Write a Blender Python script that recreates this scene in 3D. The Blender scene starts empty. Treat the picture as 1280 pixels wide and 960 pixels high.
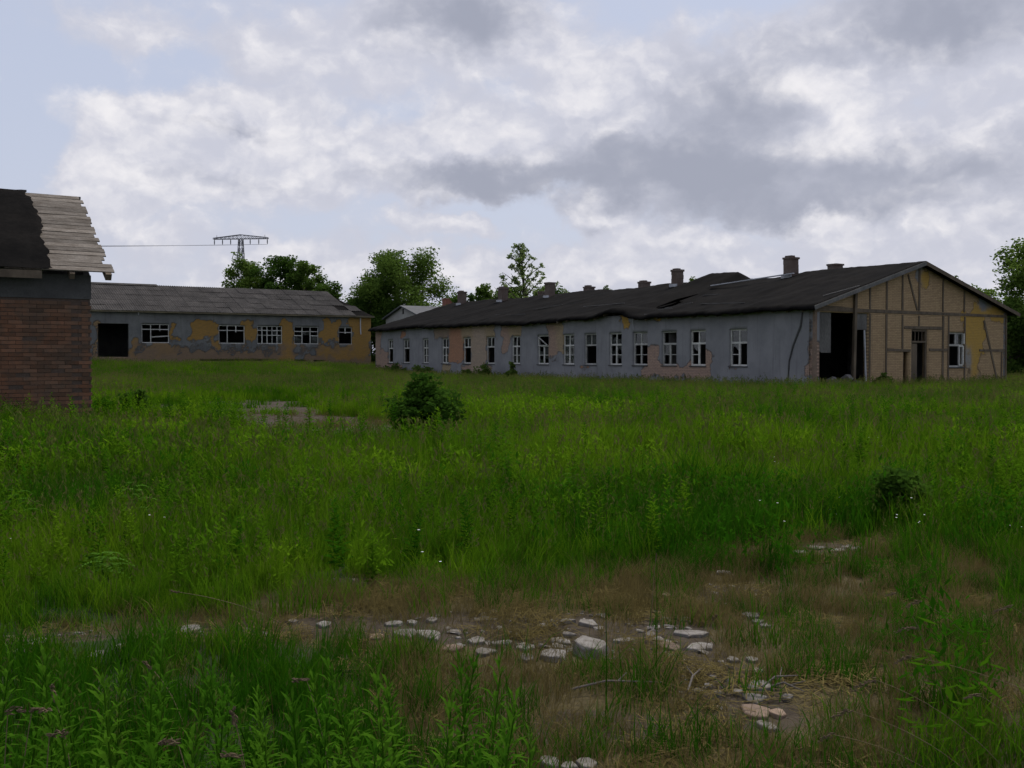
import bpy, bmesh, math, random
import numpy as np
from mathutils import Vector, Matrix

# ------------------------------------------------------------------ camera, sky, sun, exposure
SC = bpy.context.scene
COL = SC.collection
F_PX, EYE = 1311.0, 1.55                    # focal length in pixels of the 1280 px wide photo, eye height
PITCH = math.atan(33 / F_PX)

cam_d = bpy.data.cameras.new('camera')
cam = bpy.data.objects.new('camera', cam_d)
COL.objects.link(cam)
cam_d.sensor_width = 36.0
cam_d.lens = 36.0 * F_PX / 1280.0
cam_d.clip_start = 0.05
cam_d.clip_end = 6000
cam.location = (0, 0, EYE)
cam.rotation_euler = (math.pi / 2 - PITCH, 0, 0)
SC.camera = cam

SC.view_settings.view_transform = 'Standard'
SC.view_settings.look = 'None'
SC.view_settings.gamma = 1
SC.view_settings.use_curve_mapping = False
SC.view_settings.exposure = 0.8
SC.render.engine = 'CYCLES'
SC.cycles.max_bounces = 6
SC.cycles.diffuse_bounces = 3
SC.cycles.glossy_bounces = 2
SC.cycles.transmission_bounces = 3
SC.cycles.transparent_max_bounces = 8
SC.cycles.use_denoising = True
SC.cycles.use_adaptive_sampling = True
SC.cycles.adaptive_threshold = 0.02
SC.cycles.sample_clamp_indirect = 4.0

SUN_ELEV, SUN_AZ = math.radians(57), math.radians(35)      # azimuth clockwise from the view direction (+Y)


class N:
    """a socket that can be used in arithmetic; builds Math nodes"""
    tree = None

    def __init__(self, s): self.s = s

    @staticmethod
    def op(kind, *args, clamp=False):
        n = N.tree.nodes.new('ShaderNodeMath')
        n.operation = kind
        n.use_clamp = clamp
        for i, a in enumerate(args):
            if isinstance(a, N): N.tree.links.new(a.s, n.inputs[i])
            else: n.inputs[i].default_value = a
        return N(n.outputs[0])

    def __add__(self, o): return N.op('ADD', self, o)
    __radd__ = __add__
    def __sub__(self, o): return N.op('SUBTRACT', self, o)
    def __rsub__(self, o): return N.op('SUBTRACT', o, self)
    def __mul__(self, o): return N.op('MULTIPLY', self, o)
    __rmul__ = __mul__
    def __truediv__(self, o): return N.op('DIVIDE', self, o)


def smooth(x, a, b):
    n = N.tree.nodes.new('ShaderNodeMapRange')
    n.interpolation_type = 'SMOOTHSTEP'
    N.tree.links.new(x.s, n.inputs[0])
    n.inputs[1].default_value, n.inputs[2].default_value = a, b
    return N(n.outputs[0])


def mixc(fac, a, b, kind='MIX'):
    n = N.tree.nodes.new('ShaderNodeMix')
    n.data_type = 'RGBA'
    n.blend_type = kind
    n.clamp_factor = True
    for sock, v in ((n.inputs[0], fac), (n.inputs[6], a), (n.inputs[7], b)):
        if isinstance(v, N): N.tree.links.new(v.s, sock)
        elif isinstance(v, (int, float)): sock.default_value = v
        else: sock.default_value = (*v, 1)
    return N(n.outputs[2])


def noise(vec, scale, detail=4, rough=0.55, dist=0.0, color=False):
    n = N.tree.nodes.new('ShaderNodeTexNoise')
    if vec is not None: N.tree.links.new(vec.s, n.inputs['Vector'])
    n.inputs['Scale'].default_value = scale
    n.inputs['Detail'].default_value = detail
    n.inputs['Roughness'].default_value = rough
    n.inputs['Distortion'].default_value = dist
    return N(n.outputs[1 if color else 0])


def vmul(vec, v3):
    n = N.tree.nodes.new('ShaderNodeVectorMath'); n.operation = 'MULTIPLY'
    N.tree.links.new(vec.s, n.inputs[0]); n.inputs[1].default_value = v3
    return N(n.outputs[0])


def vadd(vec, v3):
    n = N.tree.nodes.new('ShaderNodeVectorMath'); n.operation = 'ADD'
    N.tree.links.new(vec.s, n.inputs[0])
    if isinstance(v3, N): N.tree.links.new(v3.s, n.inputs[1])
    else: n.inputs[1].default_value = v3
    return N(n.outputs[0])


def build_world():
    w = bpy.data.worlds.new('World')
    SC.world = w
    w.use_nodes = True
    t = w.node_tree
    t.nodes.clear()
    N.tree = t
    out = t.nodes.new('ShaderNodeOutputWorld')
    bg = t.nodes.new('ShaderNodeBackground')
    bg.inputs['Strength'].default_value = 0.1
    t.links.new(bg.outputs[0], out.inputs[0])
    sky = t.nodes.new('ShaderNodeTexSky')
    sky.sky_type = 'NISHITA'
    sky.sun_disc = False
    sky.sun_elevation = SUN_ELEV
    sky.sun_rotation = SUN_AZ
    sky.air_density = 1.0
    sky.dust_density = 2.0
    sky.ozone_density = 1.5
    tc = t.nodes.new('ShaderNodeTexCoord')
    D = N(tc.outputs['Generated'])
    sep = t.nodes.new('ShaderNodeSeparateXYZ')
    t.links.new(D.s, sep.inputs[0])
    X, Y, Z = N(sep.outputs[0]), N(sep.outputs[1]), N(sep.outputs[2])
    # ragged edges: wobble the direction before the large shapes are looked up
    wob = noise(vmul(D, (1, 1, 1.3)), 15.0, 5, 0.6, color=True)
    wv = vmul(vadd(wob, (-0.5, -0.5, -0.5)), (0.10, 0.10, 0.075))
    sw = t.nodes.new('ShaderNodeSeparateXYZ')
    t.links.new(wv.s, sw.inputs[0])
    az = N.op('ARCTAN2', X, Y)
    el = N.op('ARCSINE', Z)
    azw, elw = az + N(sw.outputs[0]), el + N(sw.outputs[2])

    cv = t.nodes.new('ShaderNodeCombineXYZ')
    t.links.new(azw.s, cv.inputs[0])
    t.links.new(elw.s, cv.inputs[1])

    def total(lst):
        """sum of soft elliptic blobs given by pixel centre, radii and amount"""
        acc = None
        for (px, py, rx, ry, amp) in lst:
            a0 = math.atan((px - 640) / F_PX)
            e0 = math.atan((447 - py) / F_PX * math.cos(a0))
            k = 1.45
            kx, ky = F_PX / rx / k, F_PX / ry / k
            n = t.nodes.new('ShaderNodeVectorMath'); n.operation = 'MULTIPLY_ADD'
            t.links.new(cv.outputs[0], n.inputs[0])
            n.inputs[1].default_value = (kx, ky, 0); n.inputs[2].default_value = (-a0 * kx, -e0 * ky, 0)
            g = t.nodes.new('ShaderNodeTexGradient'); g.gradient_type = 'SPHERICAL'
            t.links.new(n.outputs[0], g.inputs[0])
            gv = N(g.outputs['Fac'])
            acc = gv * amp if acc is None else N.op('MULTIPLY_ADD', gv, amp, acc)
        return acc
    q = vmul(D, (1, 1, 2.0))
    q2 = vadd(vmul(D, (1, 1, 1.35)), vmul(wv, (.5, .5, .5)))
    base = noise(q, 3.6, 5, 0.55, 0.2)
    puff = noise(q2, 15.0, 6, 0.58)
    puff_up = noise(vadd(q2, (0.006, 0, 0.022)), 15.0, 3, 0.58)
    bright = total([(150, 200, 75, 55, 1.0), (240, 150, 130, 40, 1.0), (345, 190, 75, 60, .95), (145, 238, 70, 26, .8), (250, 215, 130, 40, .6),
                    (570, 185, 130, 46, 1.0), (460, 215, 90, 36, .7), (430, 75, 220, 80, .8), (1000, 105, 85, 80, 1.0), (1040, 165, 60, 50, .9),
                    (745, 272, 40, 26, 1.3), (835, 301, 54, 18, 1.3), (905, 299, 28, 13, 1.3), (525, 280, 32, 15, 1.3),
                    (582, 287, 32, 11, 1.3), (1050, 285, 40, 40, 1.0), (570, 332, 110, 26, .8), (720, 115, 140, 85, .75),
                    (1200, 140, 170, 110, .65), (150, 45, 60, 30, .7), (1190, 290, 150, 50, .8), (680, 345, 150, 30, .7), (800, 110, 120, 70, .5), (250, 300, 200, 40, .55), (90, 270, 120, 40, .5), (420, 335, 140, 34, .6), (900, 335, 200, 30, .6), (60, 60, 120, 60, .35)])
    dark = total([(860, 225, 230, 46, 1.15), (915, 130, 120, 70, .95), (585, 22, 105, 50, 1.15), (1165, 25, 150, 48, 1.1),
                  (575, 228, 110, 24, .95), (1215, 215, 130, 60, .75), (270, 218, 150, 24, .6), (775, 185, 100, 50, .4),
                  (1000, 262, 140, 22, .6), (290, 160, 90, 13, .7), (835, 311, 50, 8, .35), (745, 288, 40, 9, .45), (170, 240, 40, 14, .3)])
    gap = total([(45, 160, 130, 150, .7), (235, 100, 110, 26, .8), (632, 112, 50, 34, .8), (490, 143, 50, 20, .9),
                 (320, 15, 60, 36, .5), (690, 240, 60, 40, .6), (420, 285, 200, 28, .5), (640, 255, 100, 20, .4)])
    haze = N.op('POWER', 1.0 - N.op('ABSOLUTE', Z), 6.0)
    dens = haze * 0.16 + base * 0.55 + (puff - 0.5) * 0.75 + bright * 0.5 + dark * 0.4 - gap * 0.35
    cover = smooth(dens, 0.24, 0.62)
    relief = (puff - puff_up) * 2.0
    thick = smooth(dark * 0.85 + (base - 0.5) * 0.5 + (puff - 0.5) * 0.35 - relief * 0.45 - bright * 0.12, 0.0, 0.95)
    # a thin high veil whitens the blue everywhere
    blue = mixc(0.87, N(sky.outputs[0]), (2.95, 3.2, 4.0))
    blue = mixc(haze * 0.6, blue, (3.65, 3.75, 4.3))
    lit = mixc(smooth(relief * 0.9 + bright * 0.35 + (puff - .5) * .5, 0.0, 0.95), (3.45, 3.5, 4.0), (5.35, 5.2, 5.25))
    cloud = mixc(thick, lit, (1.95, 2.05, 2.5))
    col = mixc(cover * 0.88, blue, cloud)
    # below the horizon the sky goes on as dull ground light
    col = mixc(smooth(Z, -0.02, 0.0), (.8, .9, .7), col)
    t.links.new(col.s, bg.inputs[0])


build_world()
sun_d = bpy.data.lights.new('sun', 'SUN')
sun_d.energy = 2.0
sun_d.angle = math.radians(14)
sun_d.color = (1.0, 0.95, 0.86)
sun = bpy.data.objects.new('sun', sun_d)
COL.objects.link(sun)
sd = Vector((math.sin(SUN_AZ) * math.cos(SUN_ELEV), math.cos(SUN_AZ) * math.cos(SUN_ELEV), math.sin(SUN_ELEV)))
sun.rotation_euler = sd.to_track_quat('Z', 'Y').to_euler()

# ------------------------------------------------------------------ frames and projection helpers
ANG = math.atan2(.5431, .8397)
U = np.array([math.cos(ANG), math.sin(ANG)])
V = np.array([-math.sin(ANG), math.cos(ANG)])
O_BAR = np.array([12.86, 44.6])        # near corner of the long barrack
O_LEFT = np.array([-12.1, 90.0])       # right front corner of the far ochre building
O_HOUSE = np.array([-8.29, 20.7])      # right front corner of the brick house
GZ_LEFT = 0.85


def ray(px, py):
    x = (px - 640) / F_PX
    y = -(py - 480) / F_PX
    c, s = math.cos(PITCH), math.sin(PITCH)
    return np.array([x, c + y * s, y * c - s])


def facade(px, py, o, d):
    """where the line of sight meets the upright plane through o along d: distance along d, height"""
    r = ray(px, py)
    n = np.array([-d[1], d[0]])
    p = r * ((n @ o) / (n @ r[:2]))
    return float((p[:2] - o) @ d), float(p[2] + EYE)


def at_depth(px, py, depth):
    r = ray(px, py)
    p = r * (depth / r[1])
    return float(p[0]), float(p[1]), float(p[2] + EYE)


# ------------------------------------------------------------------ value noise for layout (numpy)
_rs = np.random.RandomState(5)
_tab = _rs.rand(256, 256)


def vnoise(x, y, s):
    x = np.asarray(x, float) / s + 1000.3
    y = np.asarray(y, float) / s + 1000.7
    xi, yi = np.floor(x).astype(int), np.floor(y).astype(int)
    fx, fy = x - xi, y - yi
    fx = fx * fx * (3 - 2 * fx); fy = fy * fy * (3 - 2 * fy)
    g = lambda i, j: _tab[i & 255, j & 255]
    return (g(xi, yi) * (1 - fx) + g(xi + 1, yi) * fx) * (1 - fy) + (g(xi, yi + 1) * (1 - fx) + g(xi + 1, yi + 1) * fx) * fy


def fbm(x, y, s, o=4):
    v, a, tot = 0, 1, 0
    for i in range(o):
        v = v + a * vnoise(x + 37 * i, y - 91 * i, s / 2 ** i); tot += a; a *= .55
    return v / tot


def sstep(x, a, b):
    t = np.clip((np.asarray(x, float) - a) / (b - a), 0, 1)
    return t * t * (3 - 2 * t)


def uv_of(x, y, o=O_BAR):
    x, y = np.asarray(x, float) - o[0], np.asarray(y, float) - o[1]
    return x * U[0] + y * U[1], x * V[0] + y * V[1]


def terrain(x, y):
    x = np.asarray(x, float); y = np.asarray(y, float)
    u, v = uv_of(x, y)
    h = GZ_LEFT * sstep(v, 30, 50) * sstep(u, 14, -6) * (1 - 0.75 * sstep(v, 52, 30) * sstep(u, -6, 0))
    h = h + (fbm(x, y, 9.0) - .5) * .16 * sstep(y, 3, 12)
    near = 1 - sstep(np.abs(y), 12, 30)
    h = h + (fbm(x + 50, y, .9, 3) - .5) * .045 * near + (fbm(x, y + 50, .25, 2) - .5) * .016 * near
    return h


# patches of bare ground and dry grass: x, y, rx, ry, amount
BARE = [(0.1, 6.0, 1.2, .42, 1.0), (1.05, 4.85, .34, .6, .85), (.3, 4.35, .4, .3, .7), (-1.3, 5.95, .8, .16, .7), (-2.7, 5.75, .5, .16, .9), (2.45, 8.4, .6, .35, 1.1),
        (1.45, 6.9, .45, .45, .6), (4.6, 10.4, 1.4, .4, .5), (-1.25, 7.25, .45, .2, .7), (-3.7, 22.8, 1.5, 2.6, 1.3), (-1.7, 21.0, .9, .7, .7),
        (-9.2, 34.0, 2.3, 4.6, 1.2), (-6.5, 28.5, 1.5, 3.0, 1.1), (-4.9, 25.2, 1.1, 2.2, 1.0), (-.9, 10.4, .6, .4, .4), (1.3, 9.0, 1.2, .25, .5), (.75, 5.3, .4, .3, .5)]
DRY = [(.5, 6.5, 2.0, .85, 1.2), (1.0, 5.2, 1.25, 1.6, 1.1), (2.2, 7.8, .9, .8, .9), (-1.5, 5.95, 1.2, .22, .6), (.15, 4.7, .7, .9, .8), (2.6, 5.6, 1.0, 1.3, .7), (3.4, 8.4, 1.5, 1.2, .65), (3.6, 15.2, 1.9, .8, .8), (1.9, 14.8, .9, .5, .5),
       (-3.6, 23.2, 2.0, 1.4, .7), (-9.0, 34.5, 3.2, 3.6, .9), (-6.4, 28.5, 1.6, 2.8, .8), (5.0, 11.3, 2.4, .7, .5), (-.3, 9.8, 1.0, .6, .3), (17, 38, 7, 4, .4), (6, 48, 9, 3.5, .3), (-18, 70, 12, 5, .35)]


def field(lst, x, y):
    x = np.asarray(x, float); y = np.asarray(y, float)
    v = np.zeros(np.broadcast(x, y).shape)
    for (cx, cy, rx, ry, a) in lst:
        v = v + a * np.exp(-((x - cx) / rx) ** 2 - ((y - cy) / ry) ** 2)
    return v


def bare_at(x, y):
    return sstep(field(BARE, x, y) * (.45 + 1.1 * fbm(x, y, .8, 4)), .28, .62)


def dry_at(x, y):
    return sstep(field(DRY, x, y) * (.5 + fbm(x + 9, y, 1.1, 4)), .2, .7)


# ------------------------------------------------------------------ mesh helpers
class MB:
    def __init__(self): self.v, self.f = [], []

    def add(self, vs, fs):
        b = len(self.v)
        self.v += [tuple(map(float, p)) for p in vs]
        self.f += [tuple(i + b for i in f) for f in fs]

    def box(self, x0, x1, y0, y1, z0, z1):
        self.add([(x0, y0, z0), (x1, y0, z0), (x1, y1, z0), (x0, y1, z0), (x0, y0, z1), (x1, y0, z1), (x1, y1, z1), (x0, y1, z1)],
                 [(0, 3, 2, 1), (4, 5, 6, 7), (0, 1, 5, 4), (1, 2, 6, 5), (2, 3, 7, 6), (3, 0, 4, 7)])

    def bar(self, a, b, w, h=None, up=(0, 0, 1)):
        h = h or w
        a, b = Vector(a), Vector(b)
        d = (b - a).normalized()
        s = d.cross(Vector(up))
        if s.length < 1e-4: s = d.cross(Vector((1, 0, 0)))
        s.normalize()
        t = s.cross(d).normalized()
        s *= w / 2; t *= h / 2
        vs = [a - s - t, a + s - t, a + s + t, a - s + t, b - s - t, b + s - t, b + s + t, b - s + t]
        self.add(vs, [(0, 1, 2, 3), (4, 7, 6, 5), (0, 4, 5, 1), (1, 5, 6, 2), (2, 6, 7, 3), (3, 7, 4, 0)])

    def tube(self, pts, radii, n=6):
        rings = []
        b = len(self.v)
        pts = [Vector(p) for p in pts]
        ref = Vector((0.31, 0.17, 0.93))
        for i, p in enumerate(pts):
            d = (pts[min(i + 1, len(pts) - 1)] - pts[max(i - 1, 0)]).normalized()
            s = d.cross(ref)
            if s.length < .05: s = d.cross(Vector((1, 0, 0)))
            s.normalize()
            t = d.cross(s)
            for k in range(n):
                a = 2 * math.pi * k / n
                self.v.append(tuple(p + (s * math.cos(a) + t * math.sin(a)) * radii[i]))
        for i in range(len(pts) - 1):
            for k in range(n):
                k2 = (k + 1) % n
                self.f.append((b + i * n + k, b + i * n + k2, b + (i + 1) * n + k2, b + (i + 1) * n + k))
        self.f.append(tuple(b + k for k in range(n))[::-1])
        self.f.append(tuple(b + (len(pts) - 1) * n + k for k in range(n)))

    def mesh(self, name, mat, smooth=False):
        me = bpy.data.meshes.new(name)
        me.from_pydata(self.v, [], self.f)
        me.materials.append(mat)
        if smooth: me.polygons.foreach_set('use_smooth', [True] * len(me.polygons))
        me.update()
        return me

    def obj(self, name, mat, parent=None, smooth=False, bevel=0):
        me = self.mesh(name, mat, smooth)
        return link(name, me, parent)


def link(name, me, parent=None, loc=None, rot=None):
    o = bpy.data.objects.new(name, me)
    COL.objects.link(o)
    if parent is not None: o.parent = parent
    if loc is not None: o.location = loc
    if rot is not None: o.rotation_euler = rot
    return o


def tag(o, label=None, cat=None, group=None, kind=None):
    if label: o['label'] = label
    if cat: o['category'] = cat
    if group: o['group'] = group
    if kind: o['kind'] = kind
    return o


def empty(name, loc=(0, 0, 0), rz=0):
    o = bpy.data.objects.new(name, None)
    COL.objects.link(o)
    o.location = loc
    o.rotation_euler = (0, 0, rz)
    return o


def np_mesh(name, verts, faces4, mat, faces3=None, smooth=False):
    """fast mesh from arrays of quads (and triangles)"""
    me = bpy.data.meshes.new(name)
    verts = np.asarray(verts, np.float32)
    n4 = 0 if faces4 is None else len(faces4)
    n3 = 0 if faces3 is None else len(faces3)
    loops = []
    if n4: loops.append(np.asarray(faces4, np.int32).ravel())
    if n3: loops.append(np.asarray(faces3, np.int32).ravel())
    loops = np.concatenate(loops)
    me.vertices.add(len(verts)); me.vertices.foreach_set('co', verts.ravel())
    me.loops.add(len(loops)); me.loops.foreach_set('vertex_index', loops)
    me.polygons.add(n4 + n3)
    starts = np.concatenate([np.arange(n4) * 4, n4 * 4 + np.arange(n3) * 3]).astype(np.int32)
    tot = np.concatenate([np.full(n4, 4), np.full(n3, 3)]).astype(np.int32)
    me.polygons.foreach_set('loop_start', starts)
    me.polygons.foreach_set('loop_total', tot)
    if smooth: me.polygons.foreach_set('use_smooth', np.ones(n4 + n3, bool))
    me.materials.append(mat)
    me.update(calc_edges=True)
    me.validate()
    return me


# ------------------------------------------------------------------ materials
def new_mat(name):
    m = bpy.data.materials.new(name)
    m.use_nodes = True
    t = m.node_tree
    t.nodes.clear()
    N.tree = t
    out = t.nodes.new('ShaderNodeOutputMaterial')
    p = t.nodes.new('ShaderNodeBsdfPrincipled')
    p.inputs['Roughness'].default_value = .9
    p.inputs['Specular IOR Level'].default_value = .2
    t.links.new(p.outputs[0], out.inputs[0])
    return m, t, p, out


def objco():
    return N(N.tree.nodes.new('ShaderNodeTexCoord').outputs['Object'])


def attr(name, kind='GEOMETRY', out='Fac'):
    a = N.tree.nodes.new('ShaderNodeAttribute')
    a.attribute_type = kind
    a.attribute_name = name
    return N(a.outputs[out])


def rnd():
    return N(N.tree.nodes.new('ShaderNodeObjectInfo').outputs['Random'])


def set_bump(p, h, strength=.4, dist=.02):
    b = N.tree.nodes.new('ShaderNodeBump')
    b.inputs['Strength'].default_value = strength
    b.inputs['Distance'].default_value = dist
    N.tree.links.new(h.s, b.inputs['Height'])
    N.tree.links.new(b.outputs[0], p.inputs['Normal'])


def setc(p, c): N.tree.links.new(c.s, p.inputs['Base Color'])


def mottled(name, c1, c2, scale=3, c3=None, stretch=(1, 1, 1), bump=.4, dist=.02, rough=.9, vary=0.0, fine=14, spec=.12, world=False):
    m, t, p, _ = new_mat(name)
    src = N(t.nodes.new('ShaderNodeNewGeometry').outputs['Position']) if world else objco()
    co = vmul(src, stretch)
    a = noise(co, scale, 6, .65)
    b = noise(co, scale * fine, 5, .65)
    c = mixc(smooth(a, .3, .7), c1, c2)
    c = mixc(smooth(b, .35, .75) * .6, c, c3 if c3 else tuple(x * .55 for x in c1))
    if vary:
        k = rnd() * (2 * vary) + (1 - vary)
        hs = t.nodes.new('ShaderNodeHueSaturation')
        t.links.new(c.s, hs.inputs['Color']); t.links.new(k.s, hs.inputs['Value'])
        c = N(hs.outputs[0])
    setc(p, c)
    p.inputs['Roughness'].default_value = rough
    p.inputs['Specular IOR Level'].default_value = spec
    if bump: set_bump(p, a + b * .5, bump, dist)
    return m


def brick_nodes(axes, c1, c2, mortar, w=.25, h=.077, squash=.5):
    """brick pattern over two object axes; returns colour and height"""
    t = N.tree
    sep = t.nodes.new('ShaderNodeSeparateXYZ')
    t.links.new(objco().s, sep.inputs[0])
    com = t.nodes.new('ShaderNodeCombineXYZ')
    t.links.new(sep.outputs[axes[0]], com.inputs[0]); t.links.new(sep.outputs[axes[1]], com.inputs[1])
    wob = noise(N(com.outputs[0]), 2.0, 3, .5, color=True)
    vec = vadd(N(com.outputs[0]), vmul(vadd(wob, (-.5, -.5, -.5)), (.03, .03, 0)))
    b = t.nodes.new('ShaderNodeTexBrick')
    t.links.new(vec.s, b.inputs['Vector'])
    b.inputs['Scale'].default_value = 1
    b.inputs['Brick Width'].default_value = w
    b.inputs['Row Height'].default_value = h
    b.inputs['Mortar Size'].default_value = .008
    b.inputs['Mortar Smooth'].default_value = .3
    b.inputs['Color1'].default_value = (*c1, 1); b.inputs['Color2'].default_value = (*c2, 1); b.inputs['Mortar'].default_value = (*mortar, 1)
    return N(b.outputs[0]), 1.0 - N(b.outputs[1])


def wall_mat(name, plaster1, plaster2, axes, under_brick=True, mort=(.3, .27, .23), stain=(.1, .1, .1), base_brick=None):
    """plaster with patches fallen off; attribute 'gone' says where, 'under' what shows there"""
    m, t, p, _ = new_mat(name)
    co = objco()
    n1 = noise(co, .9, 6, .65)
    n2 = noise(co, 7, 6, .7)
    n3 = noise(co, 40, 3, .6)
    if base_brick:
        pl, ph = brick_nodes(axes, *base_brick)
        pl = mixc(n1 * .5, pl, plaster2, 'MIX')
    else:
        pl = mixc(smooth(n1, .3, .72), plaster1, plaster2)
        ph = None
    # streaks running down
    st = noise(vmul(co, (5, 5, .35)), 1.0, 4, .6)
    pl = mixc(smooth(st, .52, .8) * .55, pl, stain)
    pl = mixc(smooth(n2, .6, .85) * .5, pl, stain)
    under = attr('under', out='Color')
    if under_brick:
        bc, bh = brick_nodes(axes, (1.1, 1.02, .95), (.8, .78, .78), mort)
        uc = mixc(.8, under, bc, 'MULTIPLY')
        uc = mixc(.25, uc, under)
    else:
        uc, bh = under, None
    uc = mixc(smooth(n2, .4, .8) * .45, uc, (.13, .105, .08))
    g = attr('gone') + (n2 - .5) * .75 + (n1 - .5) * .6 + (n3 - .5) * .25
    msk = smooth(g, .46, .58)
    lip = smooth(g, .38, .46) * (1.0 - smooth(g, .50, .62))
    c = mixc(msk, pl, uc)
    c = mixc(lip * .55, c, stain)
    setc(p, c)
    h = (1.0 - msk) * 1.0 + n3 * .12
    if bh is not None: h = h + bh * msk * .35
    if ph is not None: h = h + ph * .5
    set_bump(p, h, 1.0, .04)
    return m


def leaf_mat(name, ca, cb, trans=.35, tintattr=False, cc=None):
    m, t, p, out = new_mat(name)
    r = rnd()
    f = attr('tint', 'INSTANCER') if tintattr else r
    co = objco()
    v = noise(co, 2.3, 3, .5)
    c = mixc(smooth(v * .6 + f * .6, .25, .85) if not tintattr else f, ca, cb)
    if tintattr:
        c = mixc(r * .35, c, tuple(x * .6 for x in ca))
    if cc: c = mixc(smooth(noise(co, 9, 3, .5), .5, .85) * .8, c, cc)
    d = t.nodes.new('ShaderNodeBsdfDiffuse'); tr = t.nodes.new('ShaderNodeBsdfTranslucent')
    mx = t.nodes.new('ShaderNodeMixShader'); mx.inputs[0].default_value = trans
    t.links.new(c.s, d.inputs[0])
    t.links.new(c.s, tr.inputs[0])
    t.links.new(d.outputs[0], mx.inputs[1]); t.links.new(tr.outputs[0], mx.inputs[2])
    t.nodes.remove(p)
    t.links.new(mx.outputs[0], out.inputs[0])
    return m


def ground_mat():
    m, t, p, _ = new_mat('ground')
    co = N(t.nodes.new('ShaderNodeNewGeometry').outputs['Position'])
    n1 = noise(co, .7, 6, .6); n2 = noise(co, 6, 6, .7); n3 = noise(co, 45, 4, .7)
    soil = mixc(smooth(n2, .3, .7), (.030, .022, .015), (.062, .047, .031))
    soil = mixc(smooth(n3, .58, .72) * .4, soil, (.12, .098, .074))
    straw = mixc(smooth(n3, .3, .7), (.05, .036, .016), (.10, .072, .033))
    green = mixc(n2, (.012, .021, .006), (.022, .034, .009))
    c = mixc(attr('dry') * .8, green, straw)
    c = mixc(smooth(attr('bare') + (n2 - .5) * .9, .35, .65), c, soil)
    setc(p, c)
    p.inputs['Roughness'].default_value = 1
    set_bump(p, n2 + n3 * .4, .6, .03)
    return m


M = {}
M['ground'] = ground_mat()
M['bar_wall'] = wall_mat('grey_plaster_wall', (.178, .175, .178), (.235, .23, .23), (1, 2), stain=(.10, .094, .09))
M['gable'] = wall_mat('timber_gable_infill', (.31, .215, .115), (.265, .18, .105), (0, 2), under_brick=False, stain=(.15, .105, .065),
                      base_brick=((.46, .32, .17), (.35, .24, .13), (.20, .145, .09)))
M['left_wall'] = wall_mat('mottled_plaster_wall', (.11, .11, .107), (.17, .168, .158), (0, 2), stain=(.07, .065, .058), mort=(.9, .85, .8))
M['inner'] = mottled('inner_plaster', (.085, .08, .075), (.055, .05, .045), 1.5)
M['felt'] = mottled('roofing_felt', (.0045, .0042, .0042), (.0125, .011, .010), .8, (.003, .003, .003), bump=.5, dist=.02, rough=1, spec=.03)
M['timber'] = mottled('old_timber', (.165, .128, .09), (.085, .066, .048), 4, stretch=(1, 1, .3), bump=.5, dist=.01, world=True)
M['greyboard'] = mottled('grey_board', (.19, .18, .165), (.12, .115, .105), 2.5, (.05, .047, .045), stretch=(1, 1, .25), vary=.2, world=True)
M['paint'] = mottled('white_window_paint', (.58, .57, .53), (.38, .37, .33), 4, (.17, .15, .12), fine=5, vary=.3, world=True)
M['brick_chim'] = mottled('chimney_brick', (.12, .085, .068), (.155, .125, .105), 2, (.05, .04, .035))
M['zinc'] = mottled('zinc_flashing', (.5, .5, .51), (.35, .35, .36), 2, rough=.6)
M['asb'] = mottled('corrugated_cement', (.082, .074, .068), (.046, .042, .039), .9, (.022, .02, .019), bump=.3, vary=.12, fine=8, world=True)
M['cem_edge'] = mottled('eave_trim', (.25, .21, .13), (.14, .12, .09), 1.2)
M['roofboard'] = mottled('weathered_roof_board', (.205, .18, .155), (.11, .092, .075), 2.6, (.035, .028, .022), stretch=(.9, 1.6, 6), bump=.6, vary=.3, fine=9, world=True)
M['brick'] = mottled('red_brick', (.195, .088, .048), (.115, .072, .048), 1.5, (.075, .06, .047), bump=.7, dist=.008, vary=.28, fine=5, world=True)
M['mortar'] = mottled('mortar', (.10, .07, .054), (.075, .058, .047), 2.5, world=True)
M['cement'] = mottled('cement_render', (.10, .098, .095), (.06, .058, .056), 1.6)
M['white_house'] = mottled('pale_render', (.42, .40, .37), (.34, .32, .3), .6)
M['grey_roof'] = mottled('grey_roof', (.14, .14, .145), (.10, .10, .105), .6)
M['red_brick_far'] = mottled('red_chimney', (.26, .11, .075), (.2, .09, .07), 2)
M['steel'] = mottled('galvanised_steel', (.2, .2, .21), (.15, .15, .16), 1, bump=0)
M['wire'] = mottled('cable', (.12, .12, .13), (.1, .1, .1), 1, bump=0)
M['bark'] = mottled('bark', (.07, .055, .042), (.045, .036, .03), 3, stretch=(1, 1, .3), bump=.6)
M['stone'] = mottled('granite', (.225, .208, .19), (.125, .11, .093), 6, (.062, .05, .038), bump=.7, dist=.012, vary=.25, fine=5, world=True)
M['stone_brown'] = mottled('brown_stone', (.22, .155, .11), (.15, .11, .085), 5, (.08, .06, .05), bump=.5, dist=.01, vary=.2, fine=8, world=True)
M['rubble'] = mottled('rubble', (.17, .16, .155), (.11, .10, .095), 3, vary=.25)
M['twig'] = mottled('dead_twig', (.15, .13, .115), (.10, .085, .07), 6)
M['straw'] = mottled('dry_straw', (.19, .145, .08), (.14, .105, .055), 9, bump=0)
M['seed'] = mottled('seed_head', (.13, .095, .055), (.09, .065, .04), 20, bump=0)
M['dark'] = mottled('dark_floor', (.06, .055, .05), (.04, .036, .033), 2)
M['leaf_tree'] = leaf_mat('tree_leaf', (.045, .09, .015), (.105, .165, .03), .45)
M['leaf_tree2'] = leaf_mat('pale_tree_leaf', (.095, .14, .045), (.15, .205, .065), .45)
M['leaf_bush'] = leaf_mat('bush_leaf', (.032, .080, .010), (.080, .150, .020), .42)
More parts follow.
